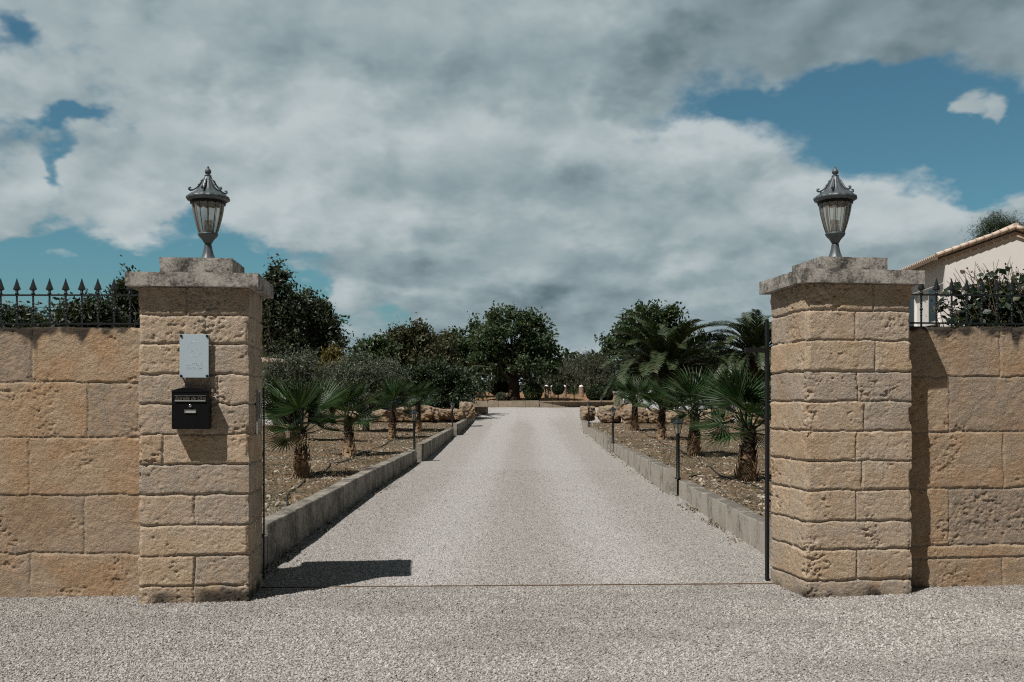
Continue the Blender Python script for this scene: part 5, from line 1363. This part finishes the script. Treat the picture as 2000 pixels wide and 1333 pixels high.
# ------------------------------------------------------------------ hoses and wire
def hose(label, pts, s_):
    m = MB(); P = []
    for k in range(len(pts) - 1):
        for q in range(8):
            u = q / 8; x = pts[k][0] * (1 - u) + pts[k + 1][0] * u; y = pts[k][1] * (1 - u) + pts[k + 1][1] * u
            x += 0.05 * math.sin(y * 2.1)
            P.append((x, y, float(bed_z(np.array(x), np.array(y), s_)) + 0.018))
    m.tube(P, 0.011, 6)
    tag(m.build('drip_hose', M['hose']), label, 'hose', 'drip hoses on the beds')
hose('thin black drip hose running along the left fan palms', [(-2.55, 10.2), (-3.05, 13.5), (-3.5, 17.0), (-3.6, 20), (-3.6, 23.0), (-3.55, 31), (-3.3, 36)], 11)
hose('thin black drip hose running along the right fan palms', [(4.0, 11.5), (3.9, 14), (3.6, 17.0), (3.9, 20), (4.1, 23.2), (4.4, 30.6), (4.5, 36)], 12)
wire = MB(); P = []
for k in range(21):
    u = k / 20; P.append((-26 + u * 15.7, 40 + u * 4, 5.95 - 0.05 * u - 0.1 * 4 * u * (1 - u)))
wire.tube(P, 0.012, 5)
uw = thing('utility_wire', 'thin dark overhead wire strung behind the left iron fence', 'wire', (0, 0, 0))
wire.build('cable', M['black_metal'], uw)
MB().tube([(-26, 40, 0.1), (-26, 40, 6.2)], [.12, .09], 8).build('pole', M['bark'], uw)

# ------------------------------------------------------------------ cream house on the right
def house_right():
    Y0 = 38.0; k = Y0 / 1944.0; ang = R(-4.5)
    cnr = at(1846, 490, Y0); z0 = 0.3; eave = cnr.z - z0
    t = thing('house', 'cream gabled house with tiled roof behind the right wall and vine', 'house', (cnr.x, Y0, z0), ang)
    eave -= 0.22; hw = 2.55; wd = 2 * hw; dp = 9.0; rise = hw * 0.36
    MB().prism([(0, -0.3), (wd, -0.3), (wd, eave), (hw, eave + rise), (0, eave)], 0, dp).build('wall', M['render'], t)
    rf = MB(); th = 0.11; ov = 0.34; fo = 0.12
    sl = math.hypot(hw, rise)
    for s in (-1, 1):
        ex = hw + s * (hw + ov); ez = eave - ov * 0.36 + 0.02
        vs = [(hw, -fo, eave + rise + .02), (ex, -fo, ez), (ex, dp + .2, ez), (hw, dp + .2, eave + rise + .02)]
        rf.add(vs + [(x, y, z + th) for x, y, z in vs], [(0, 1, 2, 3), (7, 6, 5, 4), (0, 4, 5, 1), (1, 5, 6, 2), (2, 6, 7, 3), (3, 7, 4, 0)])
    roof = rf.build('roof', M['soffit'], t)
    tl = MB(); pitch = 0.215
    n = int((dp + fo) / pitch)
    for s in (-1, 1):
        ex = hw + s * (hw + ov + 0.04); ez = eave - (ov + 0.04) * 0.36 + 0.02 + th
        for q in range(n):
            y = -fo + 0.08 + q * pitch
            tl.tube([(hw, y, eave + rise + th + .03), (ex, y, ez + .02)], 0.078, 7)
        for q in range(10):                                   # verge tiles along the gable
            u0, u1 = q / 10, (q + .97) / 10
            a = Vector((hw, -fo, eave + rise + th + .04)); b = Vector((ex, -fo, ez + .03))
            tl.tube([a.lerp(b, u0), a.lerp(b, u1)], [0.085, 0.1], 7)
    tl.tube([(hw, -fo - .05, eave + rise + th + .08), (hw, dp + .2, eave + rise + th + .08)], 0.12, 8)
    tl.build('roof_tiles', M['tile'], roof)
    bb = MB()
    for s in (-1, 1):
        ex = hw + s * (hw + ov * .6)
        bb.add([(hw, -fo + .05, eave + rise - .02), (ex, -fo + .05, eave - ov * .25 - .0), (ex, -fo + .05, eave - ov * .25 - .16), (hw, -fo + .05, eave + rise - .18),
                (hw, -0.01, eave + rise - .02), (ex, -0.01, eave - ov * .25), (ex, -0.01, eave - ov * .25 - .16), (hw, -0.01, eave + rise - .18)],
               [(0, 1, 2, 3), (7, 6, 5, 4), (0, 4, 5, 1), (3, 2, 6, 7), (1, 5, 6, 2), (0, 3, 7, 4)])
    bb.build('verge', M['tile'], t)
    MB().box((-ov - .09, dp / 2 - .1, eave - ov * .4 + .02), (.13, dp + .3, .12)).build('gutter', M['soffit'], t)
    def win(y, zc, wy, hz):
        f = MB().box((-0.03, y, zc), (.09, wy + .16, hz + .16)).build('window', M['white_paint'], t)
        MB().box((-0.06, y, zc), (.06, wy, hz)).build('pane', M['shutter'], f)
        MB().box((-0.07, y, zc - hz / 2 - .12), (.22, wy + .3, .07)).build('sill', M['render_white'], f)
    win(1.15, eave - 1.75, 0.9, 1.25); win(3.9, eave - 1.75, 0.9, 1.25); win(6.6, eave - 1.75, 0.9, 1.25); win(2.6, eave - 4.6, 1.1, 1.9)
    MB().box((0.62, -0.02, eave - .55), (.16, .05, .05)).build('wall_bracket', M['soffit'], t)
house_right()
# white building glimpsed left, behind the olive
def house_left():
    t = thing('house', 'low white building glimpsed between the mailbox pillar and the olive', 'house', (-16.0, 42, gz(42)))
    MB().box((2.95, 3, 1.5), (5.9, 6, 3.3)).build('wall', M['render_white'], t)
    rf = MB(); rf.prism([(-.6, 3.1), (6.5, 2.98), (6.5, 3.10), (2.5, 3.45), (-.6, 3.25)], -.7, 6.7); rf.build('roof', M['tile'], t)
    f = MB().box((4.2, -0.02, 1.6), (1.1, .08, 1.2)).build('window', M['white_paint'], t); MB().box((4.2, -0.05, 1.6), (.95, .06, 1.05)).build('pane', M['shutter'], f)
house_left()

# ------------------------------------------------------------------ parked cars
def car(label, paint, loc, rot, L=4.3, Wd=1.75, Ht=1.46, van=False):
    t = thing('parked_car', label, 'van' if van else 'car', loc, rot, 'parked vehicles behind the beds')
    if van:
        side = [(-.5, .28), (.5, .28), (.5, .52), (.47, .56), (.36, .62), (.25, .96), (.20, 1.0), (-.46, 1.0), (-.49, .92), (-.5, .5)]
    else:
        side = [(-.5, .3), (-.46, .2), (.46, .2), (.5, .32), (.49, .48), (.44, .56), (.26, .63), (.12, .93), (.04, .985), (-.20, 1.0), (-.36, .92), (-.47, .68), (-.5, .62)]
    P = [(a * L, b * Ht) for a, b in side]
    o = MB(); n = len(P); hw = Wd / 2
    rings = []
    for (yy, f) in ((-hw, 0.0), (-hw * .96, 1.0), (hw * .96, 1.0), (hw, 0.0)):
        ring = []
        for (x, z) in P:
            inset = 0.0 if z < Ht * .62 else (z - Ht * .62) / (Ht * .38) * .22
            y_ = math.copysign(abs(yy) - inset * hw, yy)
            if f == 0.0: x, z = x * .985, (z - Ht * .55) * .975 + Ht * .55
            ring.append((x, y_, z))
        rings.append(ring)
    vs = [v for r_ in rings for v in r_]
    fs = [tuple(range(n)), tuple(reversed(range(3 * n, 4 * n)))]
    for r_ in range(3):
        for i in range(n): fs.append((r_ * n + i, r_ * n + (i + 1) % n, (r_ + 1) * n + (i + 1) % n, (r_ + 1) * n + i))
    o.add(vs, fs, False); o.build('body', paint, t)
    g = [(x, z) for x, z in P if z > Ht * .6]
    gx0, gx1 = min(x for x, z in g) + .22, max(x for x, z in g) - .22
    for s in (-1, 1):
        m = MB(); za, zb_ = Ht * .66, Ht * .90; ya, yb = s * (hw * (1 - .02) + .012), s * (hw * (1 - .16) + .012)
        xa = gx0; xb = gx1
        cut = 0.10 if van else 0.55
        m.add([(xa, ya, za), (xb, ya, za), (xb - cut, yb, zb_), (xa + cut * .5, yb, zb_)], [(0, 1, 2, 3)])
        m.add([(xa, ya - s * .03, za), (xb, ya - s * .03, za), (xb - cut, yb - s * .03, zb_), (xa + cut * .5, yb - s * .03, zb_)], [(0, 1, 2, 3)])
        m.build('side_window', M['car_glass'], t)
    for sx_ in (-.31, .31):
        for s in (-1, 1):
            wv = MB(); wv.lathe([(.14, -.1), (.29, -.1), (.32, -.06), (.32, .06), (.29, .1), (.14, .1)], 24); wh = wv.build('wheel', M['tyre'], t, (sx_ * L, s * (hw - .08), .32)); wh.rotation_euler = (R(90), 0, 0)
            MB().lathe([(.02, -.105), (.17, -.11), (.2, -.1), (.2, .1), (.17, .11), (.02, .105)], 18).build('rim', M['mail_grey'], wh)
    for s in (-1, 1):
        MB().box((.485 * L, s * hw * .68, Ht * .47), (.09, .32, .12)).build('headlight', M['chrome'], t, None, .02)
    return t
car('dark navy car half hidden behind the left boulders and hedge', M['navy_car'], (-5.2, 52.2, gz(52.2)), 0.04, 4.3, 1.75, 1.18)
car('white car half hidden behind the far right fan palm and boulders', M['white_car'], (8.5, 59.0, gz(57) + 0.1), 0.1)
car('silver van behind the right fan palms and boulders', M['silver_car'], (12.6, 56.0, gz(56)), math.pi + 0.05, 5.0, 1.9, 1.95, True)
